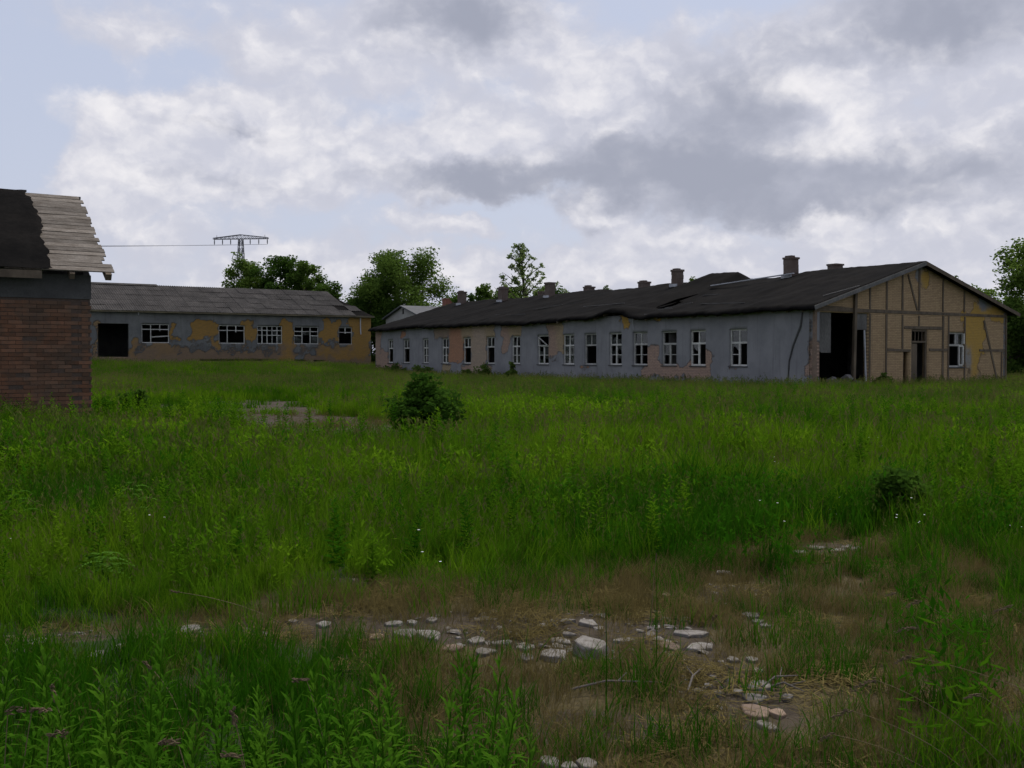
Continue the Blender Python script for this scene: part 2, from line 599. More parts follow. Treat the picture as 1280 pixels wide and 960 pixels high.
M['leaf_weed'] = leaf_mat('weed_leaf', (.034, .105, .006), (.062, .150, .010), .42)
M['leaf_pale'] = leaf_mat('pale_weed_leaf', (.055, .14, .014), (.08, .18, .022), .35)
M['grass'] = leaf_mat('meadow_blade', (.026, .098, .004), (.138, .25, .010), .45, True)
M['grass_dry'] = leaf_mat('dry_blade', (.105, .083, .03), (.20, .158, .062), .35, True)
M['panicle'] = leaf_mat('grass_panicle', (.075, .11, .02), (.14, .13, .045), .3, True)
M['flower'] = mottled('white_petal', (.7, .7, .66), (.6, .6, .58), 3, bump=0)
M['yellow'] = mottled('yellow_petal', (.6, .38, .02), (.5, .3, .02), 3, bump=0)


def glass_mat():
    m, t, p, out = new_mat('dirty_pane')
    t.nodes.remove(p)
    g = t.nodes.new('ShaderNodeBsdfGlossy'); g.inputs['Roughness'].default_value = .08
    tr = t.nodes.new('ShaderNodeBsdfTransparent'); tr.inputs[0].default_value = (.75, .78, .76, 1)
    d = t.nodes.new('ShaderNodeBsdfDiffuse'); d.inputs[0].default_value = (.16, .165, .15, 1)
    lw = t.nodes.new('ShaderNodeLayerWeight'); lw.inputs[0].default_value = .5
    fr = N.op('MULTIPLY_ADD', N.op('POWER', N(lw.outputs['Facing']), 4.0), .7, .05)
    m1 = t.nodes.new('ShaderNodeMixShader'); m2 = t.nodes.new('ShaderNodeMixShader')
    dirt = smooth(noise(objco(), 3, 5, .6), .35, .8) * .45 + .05
    t.links.new(dirt.s, m1.inputs[0]); t.links.new(tr.outputs[0], m1.inputs[1]); t.links.new(d.outputs[0], m1.inputs[2])
    t.links.new(fr.s, m2.inputs[0]); t.links.new(m1.outputs[0], m2.inputs[1]); t.links.new(g.outputs[0], m2.inputs[2])
    t.links.new(m2.outputs[0], out.inputs[0])
    return m


M['glass'] = glass_mat()


# ------------------------------------------------------------------ ground
def build_ground():
    def spaced(lo, hi, fine_lo, fine_hi, step, grow):
        a = list(np.arange(fine_lo, fine_hi, step))
        s = step
        while a[-1] < hi: s *= grow; a.append(a[-1] + s)
        s = step
        while a[0] > lo: s *= grow; a.insert(0, a[0] - s)
        return np.array(a)
    xs = spaced(-2600, 2600, -5.2, 5.2, .055, 1.075)
    ys = spaced(-300, 3200, 3.0, 11.5, .055, 1.05)
    X, Y = np.meshgrid(xs, ys)
    Z = terrain(X, Y)
    nx, ny = len(xs), len(ys)
    vs = np.stack([X, Y, Z], -1).reshape(-1, 3)
    i = np.arange(ny - 1)[:, None] * nx + np.arange(nx - 1)[None]
    fs = np.stack([i, i + 1, i + nx + 1, i + nx], -1).reshape(-1, 4)
    me = np_mesh('ground', vs, fs, M['ground'], smooth=True)
    for nm, fn in (('bare', bare_at), ('dry', dry_at)):
        a = me.attributes.new(nm, 'FLOAT', 'POINT')
        a.data.foreach_set('value', fn(X, Y).ravel().astype(np.float32))
    tag(link('ground', me), kind='structure')


build_ground()


# ------------------------------------------------------------------ walls with openings
def wall(name, length, top, openings, mat, parent, axis, thick=.3, res=.15, z0=-.2, breaks=(), gone=None, t0=0.0):
    """axis 'y': wall in local x=0 plane running along y, outside towards -x. axis 'x': plane y=0 along x, outside -y.
    top(t) gives the height; openings are (t0, t1, z0, z1)"""
    t1 = t0 + length
    tb = set(np.round(np.linspace(t0, t1, max(2, int(length / res) + 1)), 4)) | {round(b, 4) for b in breaks}
    ztop = max(float(top(t)) for t in np.linspace(t0, t1, 41))
    zb = set(np.round(np.linspace(z0, ztop, max(2, int((ztop - z0) / res) + 1)), 4))
    for o in openings:
        tb |= {round(o[0], 4), round(o[1], 4)}
        zb |= {round(o[2], 4), round(o[3], 4)}
    tb, zb = sorted(tb), sorted(zb)
    nt, nz = len(tb), len(zb)
    T, Z = np.meshgrid(tb, zb, indexing='ij')
    TOP = np.array([float(top(t)) for t in tb])[:, None]
    Zc = np.minimum(Z, TOP)
    keep = []
    for i in range(nt - 1):
        for j in range(nz - 1):
            if zb[j] >= min(TOP[i, 0], TOP[i + 1, 0]) - 1e-4 and zb[j] >= max(TOP[i, 0], TOP[i + 1, 0]) - 1e-4: continue
            tm, zm = (tb[i] + tb[i + 1]) / 2, (zb[j] + zb[j + 1]) / 2
            if any(o[0] < tm < o[1] and o[2] < zm < o[3] for o in openings): continue
            keep.append((i, j))
    idx = lambda i, j: i * nz + j
    nv = nt * nz
    if axis == 'y':
        fr = np.stack([np.zeros_like(T), T, Zc], -1).reshape(-1, 3); bk = fr + np.array([thick, 0, 0])
        flip = True
    else:
        fr = np.stack([T, np.zeros_like(T), Zc], -1).reshape(-1, 3); bk = fr + np.array([0, thick, 0])
        flip = False
    quads, ec = [], {}
    for (i, j) in keep:
        q = (idx(i, j), idx(i + 1, j), idx(i + 1, j + 1), idx(i, j + 1))
        if flip: q = q[::-1]
        quads.append(q)
        for a, b in zip(q, q[1:] + q[:1]):
            if (b, a) in ec: ec.pop((b, a))
            else: ec[(a, b)] = 1
    back = [tuple(k + nv for k in q[::-1]) for q in quads]
    side = [(b, a, a + nv, b + nv) for (a, b) in ec]
    me = np_mesh(name, np.concatenate([fr, bk]), quads + back + side, mat)
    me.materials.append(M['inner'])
    mi = np.zeros(len(me.polygons), np.int32)
    if len(me.polygons) == len(quads) * 2 + len(side): mi[len(quads):2 * len(quads)] = 1
    me.polygons.foreach_set('material_index', mi)
    g = np.zeros(nv * 2, np.float32); c = np.zeros((nv * 2, 4), np.float32); c[:, 3] = 1; c[:, :3] = .2
    if gone is not None:
        gv, cv = gone(T.ravel(), Zc.ravel())
        g[:nv] = gv; g[nv:] = gv
        c[:nv, :3] = cv; c[nv:, :3] = cv
    me.attributes.new('gone', 'FLOAT', 'POINT').data.foreach_set('value', g)
    me.attributes.new('under', 'FLOAT_COLOR', 'POINT').data.foreach_set('color', c.ravel())
    return link(name, me, parent)


def patch_field(patches, default, soft=.5, warp=.45):
    """patches: (t0, t1, z0, z1, amount, colour); outlines are warped so that they look torn"""
    def fn(t, z):
        tw_ = t + (fbm(t * 3, z * 3 + 7, 1.6, 4) - .5) * 2 * warp
        zw = z + (fbm(t * 3 + 31, z * 3, 1.6, 4) - .5) * 2 * warp
        g = np.zeros(t.shape); c = np.zeros((len(t), 3)); ws = np.full(t.shape, 1e-9)
        c += np.array(default, float) * 1e-9
        for (a, b, z0, z1, amt, col) in patches:
            if a > b: a, b = b, a
            d = np.maximum(np.maximum(a - tw_, tw_ - b), np.maximum(z0 - zw, zw - z1))
            g = np.maximum(g, amt * (1 - sstep(d, -soft * .5, soft * .7)))
            w = np.exp(-np.clip(d, -1, 4) * 9)
            c += w[:, None] * np.array(col, float); ws = ws + w
        return g.astype(np.float32), c / ws[:, None]
    return fn


# ------------------------------------------------------------------ long barrack
PINK, ORANGE, TAN, OCHRE = (.37, .26, .20), (.40, .215, .13), (.37, .29, .18), (.42, .26, .06)
BW, BL = 14.0, 43.0
EAVE, RIDGE = 3.78, 5.86


def fb(px): return facade(px, 440, O_BAR, V)[0]


def fbz(px, py): return facade(px, py, O_BAR, V)[1]


def P(x0, x1, y0, y1, amt, col):
    xm = (x0 + x1) / 2
    return (fb(x0), fb(x1), fbz(xm, y1), fbz(xm, y0), amt, col)


bar_patches = [P(469, 476, 400, 470, .9, PINK), P(476, 484, 440, 470, .9, PINK), P(484, 503, 454, 470, .8, PINK), P(501, 507, 411, 420, .8, ORANGE),
               P(543, 561, 400, 424, .7, (.30, .23, .17)), P(561, 578, 400, 449, 1.1, ORANGE), P(577, 592, 400, 423, 1.0, TAN), P(577, 590, 455, 470, .9, PINK),
               P(589, 607, 400, 470, 1.1, (.40, .315, .235)), P(606, 619, 400, 423, 1.0, TAN), P(606, 616, 458, 468, .7, PINK), P(628, 636, 398, 438, 1.1, PINK), P(637, 651, 398, 419, 1.0, TAN),
               P(686, 696, 395, 447, 1.1, PINK), P(694, 703, 395, 440, 1.05, TAN), P(553, 563, 455, 466, .8, TAN), P(727, 735, 457, 463, .8, ORANGE),
               P(772, 778, 390, 398, .8, OCHRE), P(778, 786, 390, 411, 1.0, OCHRE), P(813, 824, 390, 399, .85, OCHRE), P(809, 825, 437, 470, 1.15, PINK), P(803, 890, 458, 472, .95, PINK),
               P(882, 892, 438, 472, 1.1, PINK), P(911, 922, 458, 464, .7, ORANGE), P(1008, 1020, 425, 476, .75, PINK)]

WIN_T = [(40.0, 40.9), (37.34, 38.37), (34.48, 35.36), (31.61, 32.58), (28.64, 29.65), (25.72, 26.74), (22.78, 23.75), (19.75, 20.91), (17.23, 18.32),
         (15.19, 16.3), (13.0, 14.07), (10.9, 12.08), (8.7, 9.81), (6.63, 7.73), (3.92, 5.06)]
# upper mullion, lower mullion, muntin on the near leaf, muntin on the far leaf, panes kept (upper far, upper near, lower far, lower near), extra
WIN_S = ['U..  110000', 'U..  110000', 'ULnf 110010', 'ULnf 101110', 'U..  110000', 'U..  110000', 'ULnf 111111', '.Lnf 001111', 'ULnf 111110', 'U..  110000',
         'ULnf 110111', 'ULnf 110000', '.Lnf 000010', 'ULf. 010010', 'ULf. 110010']
WZ0, WZ1 = 1.16, 2.87

barrack = empty('barrack', (O_BAR[0], O_BAR[1], 0), ANG)
tag(barrack, 'long derelict barrack with sagging black felt roof and row of tall white windows', 'building')
openings = [(a, b, WZ0, WZ1) for a, b in WIN_T]
wall('wall', BL, lambda t: EAVE, openings, M['bar_wall'], barrack, 'y', gone=patch_field(bar_patches, PINK))


PR = random.Random(17)


def window(parent, t0, t1, z0, z1, spec, axis='y', depth=.10, name='window', mat=None):
    """frame with transom and mullions; panes and sill are its children"""
    mat = mat or M['paint']
    head = spec.split()[0] + '....'
    panes = spec.split()[-1]
    w, zt = .075, z0 + (z1 - z0) * .63
    tm = (t0 + t1) / 2

    def put(mb, a, b, c, d, y0=0.0, y1=.06):       # rectangle in the opening
        if axis == 'y': mb.box(depth + y0, depth + y1, a, b, c, d)
        else: mb.box(a, b, depth + y0, depth + y1, c, d)
    mb = MB()
    put(mb, t0, t0 + w, z0, z1); put(mb, t1 - w, t1, z0, z1)
    put(mb, t0 + w, t1 - w, z1 - w, z1); put(mb, t0 + w, t1 - w, z0, z0 + w)
    put(mb, t0 + w, t1 - w, zt - .045, zt + .045, -.02, .06)
    if head[0] == 'U': put(mb, tm - .035, tm + .035, zt + .045, z1 - w, .005, .055)
    if head[1] == 'L': put(mb, tm - .05, tm + .05, z0 + w, zt - .045, -.01, .055)
    zm = z0 + (zt - z0) * .5
    if 'n' in head: put(mb, t0 + w, tm - .05, zm - .018, zm + .018, .01, .05)
    if 'f' in head[2:]: put(mb, tm + .05, t1 - w, zm - .018, zm + .018, .01, .05)
    win = mb.obj(name, mat, parent)

    def shard(q):
        a, b, c, d = q
        g = MB()
        if PR.random() < .5:
            put(g, *q, .026, .032)
            return g
        fl = PR.random() < .5                             # what is left of a broken pane
        pr = [(0, 0), (1, 0), (1, PR.uniform(.5, 1)), (PR.uniform(.6, .8), PR.uniform(.2, .5)), (PR.uniform(.3, .5), PR.uniform(.3, .7)), (0, PR.uniform(.6, 1))]
        vs = []
        for y in (.026, .032):
            for (u_, v_) in pr:
                t_, z_ = a + (b - a) * u_, (d - (d - c) * v_ if fl else c + (d - c) * v_)
                vs.append((depth + y, t_, z_) if axis == 'y' else (t_, depth + y, z_))
        n = len(pr)
        g.add(vs, [tuple(range(n))[::-1], tuple(range(n, 2 * n))] + [(i, (i + 1) % n, n + (i + 1) % n, n + i) for i in range(n)])
        return g
    quads = [(tm + .035, t1 - w, zt + .045, z1 - w), (t0 + w, tm - .035, zt + .045, z1 - w),
             (tm + .05, t1 - w, z0 + w, zm - .018), (t0 + w, tm - .05, z0 + w, zm - .018),
             (tm + .05, t1 - w, zm + .018, zt - .045), (t0 + w, tm - .05, zm + .018, zt - .045)]
    for k, q in enumerate(quads):
        if k < len(panes) and panes[k] == '1':
            shard(q).obj('pane', M['glass'], win)
    s = MB()
    if axis == 'y': s.box(-.05, depth - .003, t0 - .04, t1 + .04, z0 - .05, z0 - .002)
    else: s.box(t0 - .04, t1 + .04, -.05, depth - .003, z0 - .05, z0 - .002)
    s.obj('sill', M['cement'], win)
    return win


for k, ((a, b), s) in enumerate(zip(WIN_T, WIN_S)):
    w = window(barrack, a, b, WZ0, WZ1, s)
    if k == 8:                                       # the barred window
        g = MB()
        for i in range(1, 7):
            y = a + (b - a) * i / 7
            g.box(.185, .203, y - .011, y + .011, WZ0 + .02, WZ1 - .03)
        for z in (1.5, 2.1, 2.6): g.box(.203, .215, a + .01, b - .01, z, z + .03)
        g.obj('bars', M['paint'], w)
    if k == 7:                                       # its fanlight hangs askew
        g = MB(); g.bar((.02, a + .15, 2.27), (.02, b - .12, 2.75), .06, .04)
        g.bar((.02, b - .12, 2.27), (.02, b - .12, 2.75), .05, .04); g.bar((.02, a + .15, 2.27), (.02, b - .12, 2.27), .05, .04)
        f = g.obj('fanlight', M['paint'], w)

m = MB(); m.tube([(-.02, fb(1004), 3.66), (-.022, fb(1001), 2.9), (-.02, fb(992), 2.1), (-.022, fb(987), 1.4), (-.02, fb(985), .3)], [.035, .05, .045, .035, .03], 6)
m.obj('dark_streak', M['cement'], barrack)  # dark tube added to draw a dark streak on the wall, not a cable
# gable with timber frame
slope = (RIDGE - EAVE) / (BW / 2)
gtop = lambda s: EAVE - .02 + slope * (BW / 2 - abs(s - BW / 2))
g_open = [(.1, 3.5, -.1, 3.5), (6.5, 7.7, -.1, 2.86), (5.92, 6.34, -.1, 1.85), (9.32, 10.47, 1.08, 2.75)]
gable_p = [(7.2, 7.75, 4.62, 5.35, 1.1, OCHRE), (6.95, 7.25, 4.75, 5.7, 1.0, (.19, .2, .21)), (10.5, 11.95, 2.0, 3.75, 1.2, OCHRE), (10.9, 11.75, .4, 2.1, .95, OCHRE), (10.45, 10.9, 1.2, 1.9, .9, (.25, .25, .24)),
           (11.2, 13.85, 3.5, 4.05, 1.1, OCHRE), (11.6, 13.95, 4.05, 4.6, 1.1, (.2, .21, .23)), (8.0, 13.9, -.2, .95, .35, (.25, .19, .12))]
wall('gable_wall', BW, gtop, g_open, M['gable'], barrack, 'x', breaks=(7.0,), gone=patch_field(gable_p, TAN))
wall('back_wall', BL, lambda t: EAVE - .01, [], M['bar_wall'], barrack, 'y', res=.6).location = (BW - .3, 0, 0)
fw = wall('gable_wall', BW - .62, lambda s: gtop(s), [], M['gable'], barrack, 'x', res=.6, t0=.31, breaks=(7.0,)); fw.location = (0, BL - .3, 0)
for yy in (9.5, 18.4, 27.4, 36.6):                    # cross walls
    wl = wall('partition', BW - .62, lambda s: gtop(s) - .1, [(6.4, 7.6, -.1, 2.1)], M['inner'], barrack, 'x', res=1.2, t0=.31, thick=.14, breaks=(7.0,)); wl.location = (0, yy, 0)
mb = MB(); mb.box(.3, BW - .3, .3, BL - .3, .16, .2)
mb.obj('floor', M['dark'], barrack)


def beam(a, b, w=.15, d=.05, mat='timber'):
    """timber on the gable from (s, z) to (s, z), standing a little proud"""
    v = np.array([b[0] - a[0], b[1] - a[1]]); L = np.hypot(*v); n = np.array([-v[1], v[0]]) / L * w / 2
    A, B = np.array(a), np.array(b)
    c = [A - n, B - n, B + n, A + n]
    jd = random.uniform(0, .006)
    c = [q_ + np.array([random.uniform(-.014, .014), random.uniform(-.014, .014)]) for q_ in c]
    vs = [(p[0], -.03 - jd, p[1]) for p in c] + [(p[0], .03, p[1]) for p in c]
    m = MB(); m.add(vs, [(0, 1, 2, 3), (7, 6, 5, 4), (0, 4, 5, 1), (1, 5, 6, 2), (2, 6, 7, 3), (3, 7, 4, 0)])
    return m.obj('timber_beam', M[mat], barrack)


random.seed(3)
top_rail = 3.60
for s in (3.56, 4.70, 5.82, 7.02, 8.80, 10.45):
    beam((s, top_rail + .1), (s, gtop(s) - .08), .10)
for s, zt_, zb_ in ((3.56, 3.5, -.1), (4.70, 3.5, -.1), (5.84, 3.5, 1.92), (7.02, 3.5, 2.99), (8.82, 3.5, -.1), (9.24, 3.5, .2), (10.52, 3.5, .3), (13.9, 3.7, -.1), (13.55, 1.83, .2)):
    beam((s, zb_), (s, zt_), .095 if s != 8.82 else .13)
beam((.02, top_rail + .02), (13.9, top_rail + .0), .14)
beam((.05, 3.78), (3.4, 3.64), .08)
beam((5.95, 2.93), (8.72, 2.93), .12); beam((4.78, 1.9), (6.42, 1.87), .13); beam((7.78, 1.92), (9.16, 1.92), .12); beam((11.69, 1.9), (13.82, 1.9), .12)
beam((6.19, 5.35), (6.88, 3.72), .10); beam((12.05, 3.35), (13.25, .3), .11)
m = MB(); m.box(-.02, .115, -.03, .1, -.2, 3.70); m.obj('corner_post', M['stone_brown'], barrack)
m = MB(); m.bar((2.50, -.09, 4.55), (2.42, -.07, .3), .16, .12); m.obj('leaning_post', M['timber'], barrack)
for s0, s1, z0, z1 in ((.118, .47, 1.80, 3.5), (.475, 1.09, 1.76, 3.5), (2.78, 3.44, 2.78, 3.5)):
    m = MB(); m.box(s0, s1, .06, .09, z0, z1); m.obj('boarding', M['greyboard'], barrack)
m = MB(); m.bar((3.25, .04, 2.76), (3.37, .03, .5), .06, .06); m.obj('pipe', M['zinc'], barrack)
# door frame with a fanlight, and the gable window with one leaf standing open
m = MB()
for s0, s1, z0, z1 in ((6.5, 6.6, -.1, 2.86), (7.6, 7.7, -.1, 2.86), (6.6, 7.6, 2.76, 2.86), (6.6, 7.6, 2.24, 2.32)): m.box(s0, s1, .05, .13, z0, z1)
df = m.obj('door_frame', M['timber'], barrack)
m = MB(); m.box(6.6, 7.05, .1, .14, .1, 2.2); m.box(6.64, 7.0, .085, .1, .3, 1.1); m.obj('door_leaf', M['timber'], df)
m = MB()
for s in (6.85, 7.1, 7.35): m.box(s, s + .03, .07, .1, 2.32, 2.76)
m.obj('fanlight', M['timber'], df)
gw = window(barrack, 9.32, 10.47, 1.1, 2.75, 'U... 100000', 'x', .06)
m = MB(); m.bar((10.36, -.02, 1.2), (10.36, -.02, 2.1), .07, .05); m.bar((10.14, .04, 1.2), (10.14, .04, 2.1), .07, .05); m.bar((10.36, -.02, 1.2), (10.14, .04, 1.2), .05, .07); m.bar((10.36, -.02, 2.1), (10.14, .04, 2.1), .05, .07)
m.bar((10.40, -.03, 2.2), (10.40, -.03, 2.7), .08, .05)
m.obj('casement', M['paint'], gw)


# sagging roof of felt over boards
def roof_z(s, t):
    s = np.asarray(s, float); t = np.asarray(t, float)
    z = EAVE + .10 + slope * (BW / 2 - np.abs(s - BW / 2))
    z = z + (fbm(s * .6, t, 4.5, 3) - .5) * .26 * sstep(t, .5, 4) + (fbm(s + 20, t * 1.3, .9, 3) - .5) * .09 * sstep(t, 0, 3)
    edge = np.exp(-((s + .2) / 1.1) ** 2)
    z = z + .30 * np.exp(-((t - 13.4) / 1.25) ** 2) * edge
    z = z - .10 * np.exp(-((t - 10.9) / .9) ** 2) * edge - .07 * np.exp(-((t - 20) / 2.5) ** 2) * edge
    z = z - .30 * np.exp(-((t - 11.6) / 1.3) ** 2 - ((s - 2.2) / 1.3) ** 2)
    z = z + .16 * np.exp(-((t - 10.2) / .5) ** 2 - ((s - 1.9) / .9) ** 2)
    ridge = np.exp(-((s - 7) / 1.7) ** 2)
    z = z + ridge * (.36 * sstep(t, 10.6, 11.6) * sstep(t, 15.6, 13.6) - .14 * np.exp(-((t - 9.4) / 1.6) ** 2) - .12 * np.exp(-((t - 21.5) / 2.5) ** 2) - .10 * np.exp(-((t - 33) / 3) ** 2))
    return z


def build_roof():
    ss = np.concatenate([np.linspace(-.5, 7, 46), np.linspace(7, 14.5, 30)[1:]])
    ts = np.linspace(-.38, BL + .35, 240)
    S, T = np.meshgrid(ss, ts)
    rr = np.random.RandomState(2)
    Z = roof_z(S, T)
    # ragged eave
    Sj = S.copy()
    e = (vnoise(ts, ts * 0, .35) - .4) * .26 + (vnoise(ts, ts * 0 + 9, 1.7) - .5) * .14
    Sj[:, 0] += e; Sj[:, 1] += e * .5
    Z[:, 0] -= .03 + vnoise(ts, ts * 0 + 3, .5) * .12
    # lapped felt strips: small steps along the length
    Z = Z + ((T * 1.03) % 1.0) * .022
    nx, ny = len(ss), len(ts)
    top = np.stack([Sj, T, Z], -1).reshape(-1, 3)
    bot = top - np.array([0, 0, .09])
    nv = nx * ny
    i = (np.arange(ny - 1)[:, None] * nx + np.arange(nx - 1)[None]).ravel()
    q = np.stack([i, i + 1, i + nx + 1, i + nx], -1)
    # a torn hole where the roof has caved in
    cs = (ss[:-1] + ss[1:]) / 2; ct = (ts[:-1] + ts[1:]) / 2
    CS, CT = np.meshgrid(cs, ct)
    hole = (((CS - 2.35 - .25 * np.sin(CT * 5)) / .33) ** 2 + ((CT - 11.3) / .75) ** 2 < 1).ravel()
    q = q[~hole]
    ec = {}
    for f in q.tolist():
        for a, b in zip(f, f[1:] + f[:1]):
            if (b, a) in ec: ec.pop((b, a))
            else: ec[(a, b)] = 1
    side = np.array([(b, a, a + nv, b + nv) for a, b in ec])
    fs = np.concatenate([q, q[:, ::-1] + nv, side])
    me = np_mesh('roof', np.concatenate([top, bot]), fs, M['felt'])
    return link('roof', me, barrack)


roof = build_roof()


def rbar(s0, t0, s1, t1, w, h, mat, name, lift=.05):
    m = MB()
    m.bar((s0, t0, float(roof_z(s0, t0)) + lift), (s1, t1, float(roof_z(s1, t1)) + lift), w, h)
    return m.obj(name, M[mat], roof)


# chimneys: along-ridge position, side, width, top
for t, s, w, zt in ((40.7, 6.35, .52, 6.72), (34.7, 6.35, .55, 6.7), (28.7, 6.35, .52, 6.72), (31.6, 7.7, .45, 6.3), (25.9, 7.6, .54, 6.33), (20.2, 7.6, .54, 6.3),
                    (15.8, 6.4, .5, 6.68), (7.15, 6.4, .54, 6.72), (5.4, 7.7, .54, 6.32)):
    zb = float(roof_z(s, t)) - .5
    m = MB()
    rr = random.Random(int(t * 10))
    lay = .22; z = zb
    while z < zt - .12:                               # courses not quite flush
        j = rr.uniform(-.012, .012); k = rr.uniform(-.012, .012)
        m.box(s - w / 2 + j, s + w / 2 + j, t - w / 2 + k, t + w / 2 + k, z, min(z + lay, zt - .12) - .001); z += lay
    m.box(s - w / 2 - .04, s + w / 2 + .04, t - w / 2 - .04, t + w / 2 + .04, zt - .119, zt - rr.uniform(0, .03))
    if rr.random() < .6: m.box(s - w / 2 + .02, s - w / 2 + .3, t - w / 2 + .03, t + w / 2 - .08, zt - .03, zt + .06)
    ch = m.obj('chimney', M['brick_chim'], roof)
    m = MB(); zr = float(roof_z(s - w / 2, t))
    m.box(s - w / 2 - .12, s - w / 2 - .03, t - w / 2 - .05, t + w / 2 + .05, zr - .1, zr + .14)
    if s < 7: m.obj('flashing', M['zinc'], ch)
m = MB(); m.bar((6.0, 6.6, float(roof_z(6.0, 6.6)) + .18), (4.7, 11.2, float(roof_z(4.7, 11.2)) + .16), .16, .05); m.obj('loose_batten', M['zinc'], roof)
for a in ((.9, 5.0, 1.25, 8.3), (1.6, 9.3, .9, 10.6), (.5, 9.6, .75, 10.9), (2.9, 22.4, 2.2, 24.6), (2.2, 15.5, 2.0, 19.0), (3.2, 9.0, 3.4, 10.4), (1.2, 24, 1.5, 28), (1.1, .5, 2.6, -.2)):
    rbar(*a, .07, .03, 'greyboard', 'loose_batten', .035)
# a sheet of felt torn loose over the hole
m = MB()
pts = [(1.6, 10.5, 5.0), (2.9, 10.3, 5.25), (3.1, 12.0, 4.95), (1.8, 12.3, 4.6)]
pts = [(p[0], p[1], float(roof_z(p[0], p[1])) + dz) for p, dz in zip(pts, (.30, .24, .03, .05))]
m.add(pts + [(p[0], p[1], p[2] - .03) for p in pts], [(0, 1, 2, 3), (7, 6, 5, 4), (0, 4, 5, 1), (1, 5, 6, 2), (2, 6, 7, 3), (3, 7, 4, 0)])
m.obj('torn_felt', M['felt'], roof)
m = MB()
for t in np.arange(.4, BL, .86):                      # rafter ends under the eave
    z = float(roof_z(-.2, t)) - .2
    m.bar((-.32, t, z - .06), (.5, t, z + .18), .09, .13)
tag(m.obj('rafter_end', M['timber'], roof), kind='stuff')
for sg in (0, 1):                                     # barge boards along the gable
    m = MB()
    n = 8
    for i in range(n):
        s0, s1 = (-.45 + 7.45 * i / n, -.45 + 7.45 * (i + 1) / n) if sg == 0 else (14.45 - 7.45 * i / n, 14.45 - 7.45 * (i + 1) / n)
        m.bar((s0, -.40, float(roof_z(s0, -.38)) - .10), (s1, -.40, float(roof_z(s1, -.38)) - .10), .035, .17)
    m.obj('barge_board', M['greyboard' if sg == 0 else 'timber'], roof)
# a rusty gutter bracket hanging by the eave
m = MB(); m.tube([(-.1, 11.95, 3.6), (-.12, 11.9, 3.4), (-.06, 11.97, 3.25), (-.1, 11.92, 3.0)], [.03, .035, .03, .02]); m.obj('downpipe', M['zinc'], barrack)

# ------------------------------------------------------------------ far ochre building with corrugated roof
far = empty('storage_hall', (O_LEFT[0], O_LEFT[1], GZ_LEFT), ANG)
tag(far, 'abandoned hall with peeling grey and ochre plaster under a corrugated cement roof', 'building')
LL, LW = 36.0, 11.5
LE = 5.02 - GZ_LEFT


def ft(px): return facade(px, 440, O_LEFT, U)[0]


def fz(px, py): return facade(px, py, O_LEFT, U)[1] - GZ_LEFT


def Q(x0, x1, y0, y1, amt, col):
    xm = (x0 + x1) / 2
    return (ft(x0), ft(x1), fz(xm, y1), fz(xm, y0), amt, col)


OC2, BRN = (.31, .185, .052), (.22, .155, .10)
far_p = [Q(241, 266, 400, 425, 1.0, OC2), Q(266, 272, 403, 432, .9, OC2), Q(213, 222, 406, 425, .8, OC2), Q(186, 224, 431, 440, .9, OC2), Q(306, 320, 400, 423, .9, OC2), Q(306, 314, 423, 450, .6, OC2),
         Q(354, 367, 404, 431, 1.0, OC2), Q(402, 424, 402, 425, 1.1, OC2), Q(438, 464, 396, 450, 1.0, OC2), Q(395, 440, 431, 447, .75, OC2), Q(270, 352, 431, 440, .58, BRN), Q(120, 126, 404, 440, .8, (.3, .2, .1)),
         Q(115, 350, 440, 460, .95, BRN), Q(350, 365, 430, 455, .95, OC2), Q(365, 464, 445, 460, .8, BRN), Q(116, 462, 430, 442, .5, BRN), Q(160, 172, 428, 445, .8, OC2)]
f_open = [(-22.2, -20.0, .75, 3.25)] + [(a, b, 1.80, 3.28) for a, b in ((-19.05, -17.0), (-13.15, -11.05), (-10.02, -7.92), (-6.9, -4.77), (-2.96, -1.73))]
f_open += [(-14.7, -8.7, .42, .56), (-6.9, -5.9, .40, .52), (-5.2, -4.2, .36, .50), (-25.5, -23.6, 1.8, 3.28), (-29.5, -27.4, 1.8, 3.28), (-33, -31, 1.8, 3.28)]
wall('wall', LL, lambda t: LE, f_open, M['left_wall'], far, 'x', t0=-LL, gone=patch_field(far_p, OC2, .8, .8), z0=-.6)
w = wall('wall', LW - .6, lambda t: LE, [], M['left_wall'], far, 'y', res=.7, t0=.3, z0=-.6); w.location = (-.3, 0, 0)
w = wall('wall', LW - .6, lambda t: LE, [], M['left_wall'], far, 'y', res=.7, t0=.3, z0=-.6); w.location = (-LL, 0, 0)
w = wall('wall', LL, lambda t: LE, [], M['left_wall'], far, 'x', res=1.0, t0=-LL, z0=-.6); w.location = (0, LW - .3, 0)
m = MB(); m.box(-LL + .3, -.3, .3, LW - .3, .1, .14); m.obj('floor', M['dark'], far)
random.seed(8)


